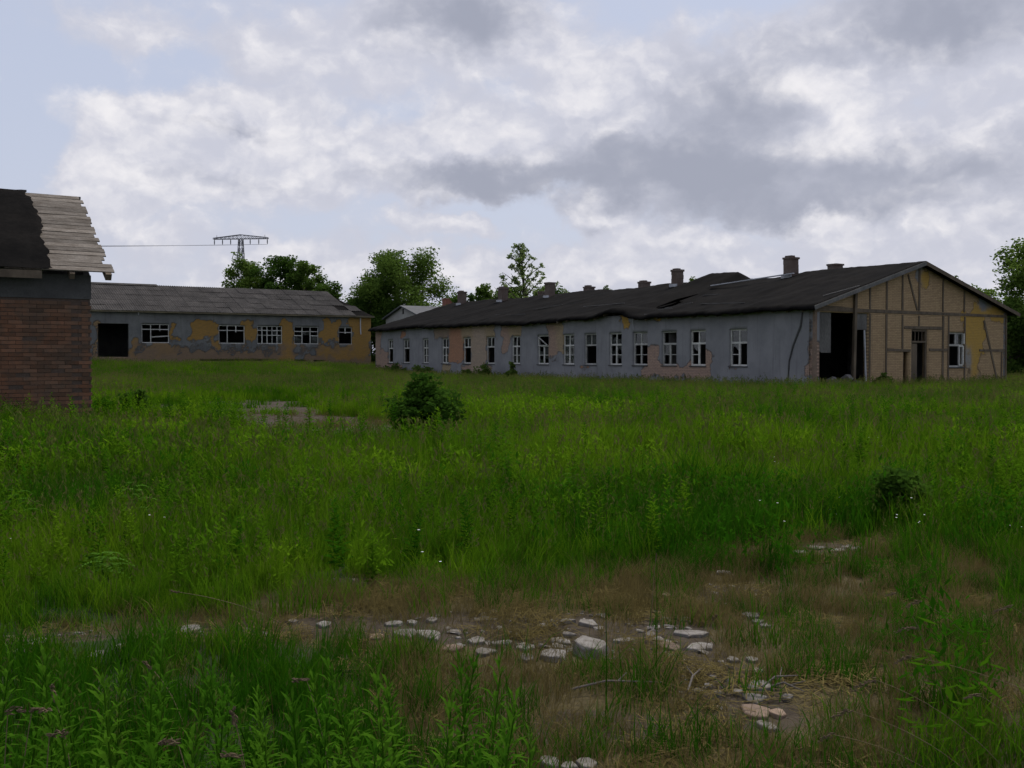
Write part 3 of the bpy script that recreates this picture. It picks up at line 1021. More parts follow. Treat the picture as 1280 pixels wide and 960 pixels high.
def bigwin(t0, t1, cols, rows, miss=()):
    z0, z1 = 1.82, 3.26
    mb = MB()
    w = .055
    mb.box(t0, t0 + w, .08, .14, z0, z1); mb.box(t1 - w, t1, .08, .14, z0, z1); mb.box(t0 + w, t1 - w, .08, .14, z1 - w, z1); mb.box(t0 + w, t1 - w, .08, .14, z0, z0 + w)
    win = mb.obj('window', M['paint'], far)
    for i in range(1, cols):
        m2 = MB()
        if ('c', i) in miss: continue
        t = t0 + (t1 - t0) * i / cols
        m2.box(t - .035, t + .035, .09, .13, z0 + w, z1 - w) if ('h', i) not in miss else m2.box(t - .035, t + .035, .09, .13, z0 + .9, z1 - w)
        m2.obj('mullion', M['paint'], win)
    for j in rows:
        z = z0 + (z1 - z0) * j
        for i in range(cols):
            mm = MB()
            if ('r', j, i) in miss: continue
            a, b = t0 + (t1 - t0) * i / cols + .04, t0 + (t1 - t0) * (i + 1) / cols - .04
            mm.box(a, b, .095, .125, z - .03, z + .03)
            mm.obj('transom', M['paint'], win)
    return win


w = bigwin(-19.05, -17.0, 3, (.72,), (('h', 2),))
m = MB(); m.bar((-18.3, .1, 2.28), (-17.05, .1, 2.36), .04, .08); m.obj('slipped_transom', M['paint'], w)
bigwin(-13.15, -11.05, 3, (.72,), (('h', 2),))
bigwin(-10.02, -7.92, 5, (.48, .75))
w = bigwin(-6.9, -4.77, 3, (.72, .48), (('r', .48, 1),))
bigwin(-2.96, -1.73, 2, (.70,), (('h', 1),))
for a, b in ((-25.5, -23.6), (-29.5, -27.4), (-33, -31)): bigwin(a, b, 3, (.72,))
# panes left in the third and fourth window
for t0, t1, z0, z1 in ((-9.95, -9.64, 2.9, 3.2), (-8.72, -8.38, 2.55, 2.86), (-8.3, -7.98, 1.9, 2.5), (-6.84, -6.23, 1.9, 2.5), (-5.42, -4.83, 1.9, 2.5), (-6.1, -5.55, 2.55, 2.84)):
    m = MB(); m.box(t0, t1, .105, .111, z0, z1); m.obj('pane', M['glass'], far)
m = MB(); m.tube([(-1.0, -.08, LE - .1), (-1.02, -.09, LE - .6), (-.98, -.08, LE - 1.5)], [.05, .05, .05], 8); m.obj('downpipe', M['zinc'], far)
m = MB(); m.tube([(-19.3, -.1, LE), (-19.3, -.12, LE - .25)], [.05, .03], 8); m.obj('downpipe', M['zinc'], far)
m = MB(); m.box(-LL - .2, .18, -.36, -.001, LE - .05, LE + .07); m.obj('eave_trim', M['cem_edge'], far)
# corrugated sheets
HALF, RISE = LW / 2, 2.35
sl = math.hypot(HALF + .4, RISE)
NROW = 5
row_l = sl / NROW
tw = 1.05


def sheet_mesh():
    n, waves = 25, 6
    vs, fs = [], []
    for i in range(n):
        x = tw * 1.03 * i / (n - 1); z = .028 * math.sin(2 * math.pi * waves * i / (n - 1))
        vs += [(x, 0, z), (x, row_l + .12, z - .02)]
    for i in range(n - 1): fs.append((2 * i, 2 * i + 2, 2 * i + 3, 2 * i + 1))
    me = bpy.data.meshes.new('roof_sheet'); me.from_pydata(vs, [], fs); me.materials.append(M['asb']); me.update()
    return me


smesh = sheet_mesh()
froof = MB()
pitch = math.atan2(RISE, HALF + .4)
hip = 1.9
# decking under the sheets, with a short steep hip on the right end
e0, e1 = LE + .02, LE + .02 + RISE
froof.add([(-LL - .2, -.38, e0), (.15, -.38, e0), (.15, LW + .38, e0), (-LL - .2, LW + .38, e0), (-LL - .2, HALF, e1), (-hip, HALF, e1)],
          [(0, 1, 5, 4), (2, 3, 4, 5), (1, 2, 5), (3, 0, 4), (0, 3, 2, 1)])
fr = froof.obj('roof', M['felt'], far)
rr = random.Random(4)
for r in range(NROW):
    f0 = r / NROW
    for c in range(int(LL / tw) + 1):
        t = -LL - .2 + c * tw
        tr = t + tw
        lim = .1 - (hip + .1) * (f0 + .10)
        if tr > lim + .35: continue
        if tr > -3.4 and rr.random() < .28: continue
        z = e0 + RISE * f0 + .05
        jit = .006 if t < -14 else .018
        o = link('roof_sheet', smesh, fr, (t + rr.uniform(-jit, jit), -.42 + (HALF + .4) * f0 + rr.uniform(-.03, .03), z + rr.uniform(0, jit)), (pitch + rr.uniform(-jit, jit) * .35, rr.uniform(-jit, jit) * .3, rr.uniform(-jit, jit) * .5))
for t0, t1 in ((-LL, -17.2),):                         # ridge capping, part of it gone
    for t in np.arange(t0, t1, 1.3):
        m = MB(); z = e1 + .02
        m.add([(t, HALF - .28, z - .02), (t + 1.34, HALF - .28, z - .02), (t + 1.34, HALF, z + .13), (t, HALF, z + .13), (t, HALF + .28, z - .02), (t + 1.34, HALF + .28, z - .02)], [(0, 1, 2, 3), (3, 2, 5, 4), (0, 3, 4), (1, 5, 2), (0, 4, 5, 1)])
        m.obj('ridge_cap', M['asb'], fr)

# ------------------------------------------------------------------ brick house at the left
hz0 = float(terrain(*O_HOUSE))
house = empty('brick_house', (O_HOUSE[0], O_HOUSE[1], hz0), ANG)
tag(house, 'small red brick house with steep roof half stripped to bare boards', 'house')
HL, HWD = 7.0, 5.1
HE = 3.10
wallb = MB(); wallb.box(-HL, -.02, .02, HWD, -.3, HE + .02)
hw = wallb.obj('wall', M['mortar'], house)
bmesh_v = MB(); bmesh_v.box(-.122, .122, -.055, .055, -.0335, .0335)
bm_me = bmesh_v.mesh('brick', M['brick'])
rr = random.Random(11)
course = .0775
nb = 0
hm = MB()
rows = int((HE - .43) / course)
for r in range(rows):
    z = .0 + course * (r + .5)
    off = .125 if r % 2 else 0
    for k in range(0, 28):
        t = -.12 - off - .25 * k + (.125 if (off and k == 0) else 0)
        if t < -HL + .2: break
        if rr.random() < .015: continue
        dy = rr.uniform(-.004, .006) + (.02 if rr.random() < .03 else 0)
        tt = t - .0
        if k < 9 and nb < 300 and 5 <= r:
            nb += 1
            o = link('brick', bm_me, hw, (tt, .02 + .043 + dy, z), (0, 0, rr.uniform(-.012, .012)))
            if off and k == 0: o.scale = (.5, 1, 1)
        else:
            sx = .061 if (off and k == 0) else .122
            hm.box(tt - sx, tt + sx, .008 + dy, .1, z - .0335, z + .0335)
tag(hm.obj('brickwork', M['brick'], hw), kind='stuff')
m = MB(); m.box(-HL - .01, .0, .0, .04, HE - .42, HE + .05); m.obj('cement_band', M['cement'], house)
HPIT = math.atan2(1.86, 2.72)
HR = 1.86
HRUN = 2.75
ez = HE + .10
hroof = MB()
# rafters carrying the boards
for t in np.arange(-HL + .2, .3, .8):
    hroof.bar((t, -.30, ez - .10), (t, HRUN - .05, ez + HR * (HRUN + .25) / (HRUN + .3) - .10), .09, .12)
hr = hroof.obj('roof', M['timber'], house)
nbd = 21
slen = math.hypot(HRUN + .3, HR)
bw = slen / nbd
rr = random.Random(21)
tear = []
for i in range(nbd):
    f = (i + .5) / nbd
    y, z = -.3 + (HRUN + .3) * f, ez + HR * f
    e = .35 + rr.uniform(-.018, .012)
    if i in (0, 1): e = .38
    if i in (2, 7, 15): e -= .06
    if rr.random() < .2: e -= .06
    l = 1.95 + rr.uniform(-.05, .05)
    mb = MB(); mb.box(-l, 0, -bw / 2 + .006, bw / 2 - .003 - rr.uniform(0, .01), -.012, .012)
    o = mb.obj('board', M['roofboard'], hr)
    o.location = (e, y, z + rr.uniform(0, .008)); o.rotation_euler = (math.atan2(HR, HRUN + .3) + rr.uniform(-.05, .02), rr.uniform(-.006, .006), rr.uniform(-.004, .004))
# boards of the hidden side and black tar paper on the left part
mb = MB()
mb.add([(-HL - .2, HRUN, ez + HR + .012), (.34, HRUN, ez + HR + .012), (.34, 2 * HRUN + .3, ez), (-HL - .2, 2 * HRUN + .3, ez), (-HL - .2, HRUN, ez + HR - .03), (.34, HRUN, ez + HR - .03), (.34, 2 * HRUN + .3, ez - .05), (-HL - .2, 2 * HRUN + .3, ez - .05)],
       [(0, 1, 2, 3), (7, 6, 5, 4), (0, 4, 5, 1), (1, 5, 6, 2), (2, 6, 7, 3), (3, 7, 4, 0)])
mb.obj('roof_slope', M['greyboard'], hr)
ns, nt = 40, 60
vs, fs = [], []
for j in range(ns + 1):
    f = j / ns
    edge = -.78 + .10 * f + (.10 * (vnoise(f * 10, 0, 1.1) - .5) + .12 * (vnoise(f * 10, 5, .4) - .5)) + (-.10 if f > .9 else 0)
    for i in range(nt + 1):
        g = i / nt
        t = -HL - .25 + (edge + HL + .25) * g
        y = -.34 + (HRUN + .36) * f
        z = ez + HR * (y + .3) / (HRUN + .3) + .045 + .012 * float(vnoise(t * 3, f * 9, 1)) + (.012 * (g > .97))
        vs.append((t, y, z))
for j in range(ns):
    for i in range(nt):
        a = j * (nt + 1) + i
        fs.append((a, a + 1, a + nt + 2, a + nt + 1))
mb = MB(); mb.add(vs, fs)
mb.obj('tar_paper', M['felt'], hr)
m = MB(); m.box(-HL - .2, -.95, -.37, -.345, ez - .17, ez - .02); m.obj('eave_board', M['timber'], hr)
m = MB(); m.bar((.26, -.34, ez - .10), (.26, .02, ez + .12), .11, .13); m.obj('rafter', M['timber'], hr)
m = MB(); m.add([(0.0, .0, HE), (0.0, 2 * HRUN, HE), (0.0, HRUN, HE + HR - .05), (-.12, .0, HE), (-.12, 2 * HRUN, HE), (-.12, HRUN, HE + HR - .05)], [(0, 1, 2), (5, 4, 3), (0, 3, 4, 1), (1, 4, 5, 2), (2, 5, 3, 0)])
m.obj('gable', M['greyboard'], house)

# ------------------------------------------------------------------ pale house far behind the barrack
hx = at_depth(526, 391, 117)
wh = empty('pale_house', (hx[0], hx[1], 0), ANG)
tag(wh, 'pale rendered house with grey roof showing behind the end of the barrack roof', 'house')
WE, WR, WW, WL = 6.1, 7.35, 8.8, 10.0
m = MB()
m.add([(0, 0, -.5), (WL, 0, -.5), (WL, WW, -.5), (0, WW, -.5), (0, 0, WE), (WL, 0, WE), (WL, WW, WE), (0, WW, WE), (0, WW / 2, WR), (WL, WW / 2, WR)],
      [(0, 1, 5, 4), (1, 2, 6, 9, 5), (2, 3, 7, 6), (3, 0, 4, 8, 7)])
m.obj('wall', M['white_house'], wh)
m = MB()
for sg in (0, 1):
    y0, y1 = (-.4, WW / 2) if sg == 0 else (WW + .4, WW / 2)
    z0 = WE - .09
    m.add([(-.35, y0, z0 + .02), (WL + .35, y0, z0 + .02), (WL + .35, y1, WR + .06), (-.35, y1, WR + .06), (-.35, y0, z0 + .15), (WL + .35, y0, z0 + .15), (WL + .35, y1, WR + .19), (-.35, y1, WR + .19)],
          [(0, 3, 2, 1), (4, 5, 6, 7), (0, 1, 5, 4), (1, 2, 6, 5), (2, 3, 7, 6), (3, 0, 4, 7)])
wr = m.obj('roof', M['grey_roof'], wh)
m = MB(); m.box(4.0, 4.9, 1.4, 2.3, 6.6, 8.25); m.box(3.95, 4.95, 1.35, 2.35, 8.25, 8.35); m.obj('chimney', M['red_brick_far'], wr)
m = MB(); m.box(-.03, .05, 4.1, 4.45, 6.55, 7.15); m.obj('window', M['dark'], wh)
for k, xx in enumerate((1.5, 5.0, 7.6)):
    m = MB(); m.box(xx, xx + 1.2, -.03, .05, 4.2, 5.6); m.obj('window', M['dark'], wh)


# ------------------------------------------------------------------ electricity pylon and lines
def pylon():
    px, py, _ = at_depth(301, 300, 250)
    root = empty('electricity_pylon', (px, py, float(terrain(px, py))), math.radians(-6))
    tag(root, 'grey steel lattice electricity pylon with one wide crossarm above the trees', 'pylon')
    top = at_depth(301, 299, 250)[2] - float(terrain(px, py))
    hw = lambda z: 1.6 - (1.6 - .42) * min(1, z / top)
    m = MB()
    zs = list(np.linspace(0, top, 17))
    for sx in (-1, 1):
        for sy in (-1, 1): m.bar((sx * hw(0), sy * hw(0), -.3), (sx * hw(top), sy * hw(top), top), .16)
    for a, b in zip(zs[:-1], zs[1:]):
        A, B = hw(a), hw(b)
        for s in (-1, 1):
            m.bar((-A, s * A, a), (B, s * B, b), .08); m.bar((A, s * A, a), (-B, s * B, b), .08)
            m.bar((s * A, -A, a), (s * B, B, b), .08); m.bar((s * A, A, a), (s * B, -B, b), .08)
    m.obj('mast', M['steel'], root)
    m = MB()
    half = 6.7
    xs = np.linspace(-half, half, 15)
    zt = lambda x: top + 1.05 - .75 * abs(x) / half
    for y in (-.4, .4):
        for a, b in zip(xs[:-1], xs[1:]):
            m.bar((a, y, top + .05), (b, y, top + .05), .13); m.bar((a, y, zt(a)), (b, y, zt(b)), .13)
            m.bar((a, y, top + .05), (b, y, zt(b)), .07)
        for x in xs: m.bar((x, y, top + .05), (x, y, zt(x)), .07)
    for x in xs: m.bar((x, -.4, top + .05), (x, .4, top + .05), .07)
    m.obj('crossarm', M['steel'], root)
    ends = []
    for x in (-6.5, -4.5, -2.5, 2.3, 4.4, 6.5):
        m = MB(); m.tube([(x, 0, top), (x, 0, top - .35), (x, 0, top - .9), (x, 0, top - 1.25)], [.06, .13, .13, .06], 6); m.obj('insulator', M['steel'], root)
        ends.append(root.matrix_basis @ Vector((x, 0, top - 1.3)))
    for x in (-5.9, 5.9):
        m = MB(); m.bar((x, 0, zt(x)), (x, 0, zt(x) + .6), .08); m.obj('peak', M['steel'], root)
    bpy.context.view_layer.update()
    nm = ['lowest', 'second', 'third']
    for k, e in enumerate(ends):
        e = root.matrix_world @ Vector(((-6.5, -4.5, -2.5, 2.3, 4.4, 6.5)[k], 0, top - 1.3))
        for side, dv in ((0, Vector((-150, -32, 0))),):
            pts = []
            for i in range(25):
                f = i / 24
                p = e + dv * f; p.z += -3.2 * 4 * f * (1 - f) * .5
                pts.append(p)
            m = MB(); m.tube(pts, [.035] * 25, 4)
            o = m.obj('power_line', M['wire'])
            tag(o, 'thin power line running from the pylon towards the brick house' if side == 0 else 'thin power line running from the pylon away behind the trees', 'power line',
                'conductors on the near side of the pylon' if side == 0 else 'conductors on the far side of the pylon')


pylon()


# ------------------------------------------------------------------ trees
def leaf_cloud(centers, radii, per, size, rs, flat=.8):
    """leaf quads scattered in clumps; returns arrays"""
    pos = []
    for c, r in zip(centers, radii):
        n = max(3, int(per * (r ** 2)))
        d = np.clip(rs.normal(size=(n, 3)), -1.5, 1.5) * .52
        pos.append(np.asarray(c) + d * r * np.array([1, 1, flat]))
    pos = np.concatenate(pos)
    n = len(pos)
    a = rs.normal(size=(n, 3)); a[:, 2] *= .6; a /= np.linalg.norm(a, axis=1)[:, None]
    b = rs.normal(size=(n, 3)); b -= (a * b).sum(1)[:, None] * a; b /= np.linalg.norm(b, axis=1)[:, None]
    s = size * rs.uniform(.6, 1.4, n)[:, None]
    a *= s; b *= s * .55
    v = np.stack([pos - a, pos + b, pos + a, pos - b], 1).reshape(-1, 3)
    f = np.arange(n * 4).reshape(-1, 4)
    return v, f


def tree(name, label, x, y, h, w, cat='tree', group=None, mat='leaf_tree', base=.22, seed=0, shape='round', per=60, leaf=.16, z=None):
    rs = np.random.RandomState(seed); rr = random.Random(seed)
    z = float(terrain(x, y)) if z is None else z
    root = empty(name, (x, y, z), rr.uniform(0, 6))
    tag(root, label, cat, group)
    m = MB()
    tr = h * .022 + .04
    lean = np.array([rr.uniform(-.04, .04), rr.uniform(-.04, .04)]) * h
    trunk = [(lean[0] * f ** 2, lean[1] * f ** 2, -.2 + h * .92 * f) for f in np.linspace(0, 1, 8)]
    m.tube(trunk, [tr * (1.25 - 1.15 * f) for f in np.linspace(0, 1, 8)], 8)
    cs, rd = [], []
    nl = 26 if shape != 'airy' else 62
    for i in range(nl):
        f = base + (1 - base) * (i + rr.random()) / nl
        a = i * 2.4 + rr.uniform(-.5, .5)
        if shape == 'round':
            g = (f - base) / (1 - base)
            prof = math.sqrt(max(0.02, 1 - (2 * g - .85) ** 2 / 1.45)) * (.75 + .25 * rr.random())
            up = .35
        elif shape == 'airy':
            g = (f - base) / (1 - base)
            prof = (1 - g) ** .9 * (.75 + .4 * rr.random()) + .05
            up = .85
        else:
            g = (f - base) / (1 - base)
            prof = (1 - g) ** .6 * (.7 + .4 * rr.random()) + .1
            up = .5
        L = w / 2 * prof
        b0 = np.array([lean[0] * f * f, lean[1] * f * f, h * .92 * f - up * L * .5])
        tip = b0 + np.array([math.cos(a) * L, math.sin(a) * L, up * L + rr.uniform(-.05, .1) * h * .3])
        mid = (b0 + tip) / 2 + np.array([0, 0, .06 * L])
        m.tube([b0, mid, tip], [tr * .42 * (1 - .6 * f), tr * .26 * (1 - .6 * f), .012], 5)
        if shape == 'airy':
            for k in range(7):
                q = b0 + (tip - b0) * rr.uniform(.25, 1.1); cs.append(q + rs.normal(size=3) * .15); rd.append(rr.uniform(.18, .34) * (1.2 - .4 * g))
        else:
            cs.append(tip * .88 + b0 * .12); rd.append(w * rr.uniform(.11, .19))
            for k in range(4):
                q = b0 + (tip - b0) * rr.uniform(.35, 1.05) + rs.normal(size=3) * w * .045
                cs.append(q); rd.append(w * rr.uniform(.08, .15))
    cs.append(np.array([lean[0], lean[1], h * .95])); rd.append(w * .07 if shape != 'airy' else .25)
    m.obj('trunk', M['bark'], root)
    v, f = leaf_cloud(cs, rd, per, leaf, rs)
    me = np_mesh('crown', v, f, M[mat])
    link('crown', me, root)
    return root


G1 = 'trees standing behind the ochre hall'
spec = [  # name, label, px, top py, width px, depth, shape, mat, base, per, leaf
    ('broadleaf_tree', 'dense broadleaf tree behind the ochre hall, under the pylon', 308, 324, 58, 122, 'round', 'leaf_tree', .2, 190, .15),
    ('broadleaf_tree', 'tall bushy broadleaf tree behind the ochre hall roof, beside the pylon', 347, 318, 66, 120, 'round', 'leaf_tree', .2, 190, .15),
    ('broadleaf_tree', 'broadleaf tree with uneven crown behind the ochre hall roof', 380, 324, 48, 118, 'round', 'leaf_tree', .2, 190, .15),
    ('broadleaf_tree', 'small low tree peeping over the end of the ochre hall roof', 411, 347, 40, 116, 'round', 'leaf_tree', .2, 190, .15),
    ('broadleaf_tree', 'big round-crowned tree between the ochre hall and the barrack', 495, 311, 100, 136, 'round', 'leaf_tree', .16, 130, .16),
    ('broadleaf_tree', 'low dark tree filling the gap beside the ochre hall end wall', 462, 352, 66, 134, 'round', 'leaf_tree', .05, 180, .16),
        ('slender_tree', 'tall airy poplar-like tree with open branches behind the barrack', 659, 297, 125, 108, 'airy', 'leaf_tree2', .08, 300, .12),
    ('conifer_tree', 'pointed young tree behind the barrack, near a chimney', 607, 351, 34, 112, 'cone', 'leaf_tree', .1, 300, .16),
    ('broadleaf_tree', 'low bushy tree behind the barrack roof below the airy tree', 636, 358, 60, 115, 'round', 'leaf_tree', .1, 180, .16),
    ('broadleaf_tree', 'bushy tree top showing behind the paired chimneys', 690, 357, 56, 118, 'round', 'leaf_tree', .1, 180, .16),
    ('broadleaf_tree', 'small treetop showing at the far end of the barrack ridge', 580, 364, 44, 114, 'round', 'leaf_tree', .1, 180, .16),
    ('conifer_tree', 'small pointed treetop beside the low middle chimney', 756, 351, 24, 100, 'cone', 'leaf_tree', .1, 300, .15),
    ('conifer_tree', 'pointed treetop just behind the chimney at the roof hump', 868, 341, 22, 90, 'cone', 'leaf_tree', .1, 300, .15),
    ('broadleaf_tree', 'tall dark tree beyond the right end of the timber gable', 1296, 296, 104, 66, 'round', 'leaf_tree', .06, 190, .12),
    ('broadleaf_tree', 'low dark tree close beside the right corner of the timber gable', 1262, 372, 70, 66, 'round', 'leaf_tree', .03, 190, .12),
    ('broadleaf_tree', 'leafy treetop above the right slope of the barrack roof', 1228, 357, 56, 78, 'round', 'leaf_tree', .1, 190, .13),
    ('broadleaf_tree', 'bushy tree behind the tall dark tree by the gable', 1345, 330, 120, 74, 'round', 'leaf_tree', .05, 130, .14),
    ('slender_tree', 'thin sapling tip just above the right roof edge', 1190, 343, 18, 74, 'airy', 'leaf_tree', .3, 300, .12),
]
for k, (nm, lb, px, ty, wp, d, shp, mt, bs, per, lf) in enumerate(spec):
    x, y, zt = at_depth(px, ty, d)
    z = float(terrain(x, y))
    tree(nm, lb, x, y, zt - z, wp * 1.18 * d / F_PX, seed=100 + k, shape=shp, mat=mt, base=bs, per=per, leaf=lf, group='trees around the derelict buildings')


def bush(label, x, y, h, w, seed, leaf=.045, n=2200, mat='leaf_bush', group='bushes in the meadow', name='bush'):
    rs = np.random.RandomState(seed); rr = random.Random(seed)
    root = empty(name, (x, y, float(terrain(x, y))), rr.uniform(0, 6))
    tag(root, label, 'bush', group)
    m = MB(); cs, rd = [], []
    for i in range(15):
        a = rr.uniform(0, 6.28); L = w * .46 * math.sqrt(rr.random()); zt = h * (1 - .55 * (L / (w * .5)) ** 2) * rr.uniform(.7, 1)
        tip = np.array([math.cos(a) * L, math.sin(a) * L, zt])
        m.tube([(0, 0, -.03), tip * .5 + np.array([0, 0, .08 * h]), tip], [.018, .012, .004], 5)
        for k in range(4):
            cs.append(tip * rr.uniform(.3, 1.0)); rd.append(w * rr.uniform(.13, .22))
    m.obj('stems', M['bark'], root)
    per = n / sum(max(.0001, r ** 2) for r in rd)
    v, f = leaf_cloud(cs, rd, per, leaf, rs)
    v[:, 2] = np.maximum(v[:, 2], .01)
    link('foliage', np_mesh('foliage', v, f, M[mat]), root)
    return root


def on_ground(px, py):
    r = ray(px, py); k = -EYE / r[2]
    for _ in range(6):
        h = float(terrain(r[0] * k, r[1] * k)); k = -(EYE - h) / r[2]
    return float(r[0] * k), float(r[1] * k)


bx, by = on_ground(531, 553)
bush('dense dark green bush standing alone in the middle of the meadow', bx, by, 1.3, 1.4, 1, .045, 11000)
bx, by = on_ground(1128, 656)
bush('low dark bush in the grass before the timber gable', bx, by, .52, .66, 2, .028, 5000)
bush('scrubby dark bush beside the corner of the brick house', -9.4, 26.0, .85, .75, 3, .05, 2600)
bush('tall leafy weeds hugging the foot of the brick house corner', -9.1, 23.6, .65, 1.2, 4, .05, 2000, 'leaf_weed')
for px, py, hh, ww, lb in ((507, 466, 1.0, 1.6, 'green bush under the second window of the barrack'), (543, 467, 1.1, 1.7, 'green bush under the fourth window of the barrack, counted from its pink corner'),
                           (620, 467, 1.2, 1.3, 'dark leafy bush below a window beside the pale bare wall strip'), (655, 466, 1.3, .8, 'narrow green bush between two windows of the barrack'),
                           (598, 468, .8, 1.0, 'small green bush at the foot of the pale bare wall strip'), (1085, 470, .8, .8, 'leafy bush growing beside the broken opening in the gable')):
    if px < 1000:
        t = fb(px); p = O_BAR + V * t - U * .9
    else:
        p = O_BAR + U * 3.4 - V * .8
    bush(lb, float(p[0]), float(p[1]), hh, ww, px, .08, 1700, 'leaf_tree', 'bushes along the barrack wall')


# ------------------------------------------------------------------ stones
STONES = []


def stone(name, px, py, w, h, brown, seed, label, group, tall=None, flat=.5):
    rs = np.random.RandomState(seed)
    x, y = on_ground(px, py + h * .3)
    sc = math.hypot(x, y) / F_PX
    wx = w * sc / 2
    wy = min(wx * 1.35, max(wx * .6, h * sc * 1.5))
    hz = tall or .012 + .035 * min(wx, wy)
    bm = bmesh.new()
    n = rs.randint(5, 8)
    tx, ty = rs.uniform(-.06, .06), rs.uniform(-.02, .05)
    ph = rs.uniform(0, 6.28)
    for i in range(n):
        a = ph + 2 * math.pi * (i + rs.uniform(-.32, .32)) / n
        r = rs.uniform(.78, 1.12)
        cx, cy = math.cos(a) * wx * r, math.sin(a) * wy * r
        tilt = (tx * cx + ty * cy)
        for zz, k in ((-.05, 1.03), (hz * rs.uniform(.55, .8) + tilt, 1.0), (hz * rs.uniform(.9, 1.0) + tilt, rs.uniform(.84, .95))):
            bm.verts.new((cx * k, cy * k, zz))
    bmesh.ops.convex_hull(bm, input=bm.verts)
    bmesh.ops.delete(bm, geom=[v for v in bm.verts if not v.link_faces], context='VERTS')
    bmesh.ops.bevel(bm, geom=bm.edges[:], offset=.002, segments=1, affect='EDGES', clamp_overlap=True)
    me = bpy.data.meshes.new('stone'); bm.to_mesh(me); bm.free()
    me.materials.append(M['stone_brown' if brown else 'stone'])
    STONES.append((x, y, wx))
    zg = min(float(terrain(x + dx_ * wx, y + dy_ * wy)) for dx_, dy_ in ((0, 0), (.8, 0), (-.8, 0), (0, -.9), (0, .5))) + .006
    o = link(name, me, None, (x, y, zg), (rs.uniform(-.03, .03), rs.uniform(-.05, .05), rs.uniform(-.3, .3)))
    tag(o, label, 'stone', group)
    return o


GS = 'paving stones in the bare patch'
L0 = 'flat pale grey paving stone half buried in the bare patch'
LB = 'small brown stone half buried in the bare patch'
stones = [(507, 790, 32, 18, 0, 'pale slab tilted in the dry grass, left one of a pair'), (535, 791, 36, 18, 0, 'pale slab tilted in the dry grass, right one of a pair'), (493, 779, 24, 8, 0, L0), (514, 778, 16, 7, 0, L0), (540, 775, 18, 7, 0, L0),
          (595, 800, 24, 10, 0, L0), (566, 809, 34, 9, 1, 'long flat brown stone among the grey paving stones'), (606, 814, 32, 11, 0, L0), (626, 804, 30, 8, 0, L0), (656, 808, 26, 10, 0, L0), (693, 817, 36, 20, 0, L0), (700, 801, 32, 9, 0, L0),
          (710, 793, 22, 6, 0, L0), (735, 777, 30, 12, 0, L0), (708, 777, 22, 5, 0, L0), (740, 810, 46, 30, 0, 'largest pale granite block lying in the bare patch'), (779, 801, 26, 7, 0, L0), (659, 821, 22, 12, 0, L0),
          (863, 791, 44, 8, 0, L0), (836, 805, 28, 15, 1, LB), (873, 807, 36, 12, 0, L0), (938, 769, 26, 9, 0, L0), (946, 777, 16, 7, 0, L0), (957, 783, 14, 6, 0, L0), (916, 825, 16, 7, 0, L0), (940, 825, 14, 7, 0, L0), (946, 838, 16, 12, 0, L0),
          (951, 855, 32, 15, 0, L0), (943, 870, 32, 16, 0, L0), (945, 888, 40, 16, 1, 'broad brown stone at the head of the rubble run'), (972, 890, 24, 14, 1, LB), (959, 906, 28, 15, 0, L0), (891, 847, 12, 7, 0, L0), (886, 858, 12, 8, 0, L0), (898, 867, 11, 8, 0, L0),
          (922, 865, 14, 11, 0, L0), (985, 871, 18, 8, 0, L0), (904, 715, 20, 7, 0, L0), (833, 743, 16, 10, 1, LB), (687, 955, 26, 18, 0, L0), (710, 957, 24, 14, 0, L0), (733, 953, 26, 15, 0, L0), (405, 778, 22, 14, 0, L0),
          (238, 784, 26, 15, 0, L0), (152, 808, 20, 10, 0, L0), (28, 813, 24, 9, 0, L0), (46, 801, 32, 12, 0, L0), (120, 817, 20, 10, 0, L0), (366, 776, 14, 9, 0, L0), (1020, 684, 26, 6, 0, L0), (1048, 688, 22, 6, 0, L0), (1000, 690, 18, 6, 0, L0), (470, 796, 20, 8, 1, LB), (1070, 686, 18, 5, 0, L0)]
for k, (px, py, w, h, br, lb) in enumerate(stones):
    if lb in (L0, LB):
        c = 'small brown' if br else 'pale grey'
        if px < 450: lb = c + ' stone in the thin bare strip behind the goldenrod'
        elif py > 940: lb = c + ' stone at the front edge of the bare patch, left of the rubble run'
        elif py < 750: lb = c + ' stone in the gravelly far end of the bare patch'
        elif px > 880: lb = c + ' stone in the rubble run on the right of the bare patch'
        elif px > 770: lb = c + ' stone in the paving row between the granite block and the rubble run'
        elif px > 640: lb = c + ' flat paving stone close to the largest granite block'
        else: lb = c + ' flat paving stone between the tilted slabs and the granite block'
    stone('stone', px, py, w, h, br, 300 + k, lb, GS, tall=.07 if lb.startswith('largest') else (.03 if px > 680 and px < 720 and h > 15 else None) if 'pair' not in lb else .022)

# twigs, rubble in the broken opening
rr = random.Random(5)
for px, py, ang, L, lb in ((975, 862, .5, .22, 'bleached dead twig lying across the rubble run'), (985, 872, -.9, .18, 'short bleached twig beside the rubble run'), (770, 868, 0.1, .42, 'thin grey stick lying on bare soil'), (868, 860, 1.2, .3, 'dark thin stick among dirt and pebbles')):
    x, y = on_ground(px, py); z = float(terrain(x, y)) + .03
    m = MB()
    dx, dy = math.cos(ang), math.sin(ang)
    m.tube([(-dx * L / 2, -dy * L / 2, .0), (-dx * L * .1, -dy * L * .1 + .015, .03), (dx * L / 2, dy * L / 2, .02)], [.0055, .005, .0025], 6)
    m.tube([(0, .01, .02), (dx * .06 - dy * .05, dy * .06 + dx * .06, .05)], [.0035, .002], 5)
    o = m.obj('twig', M['twig']); o.location = (x, y, z)
    tag(o, lb, 'twig', 'dead twigs on the bare patch')
rb = random.Random(9)
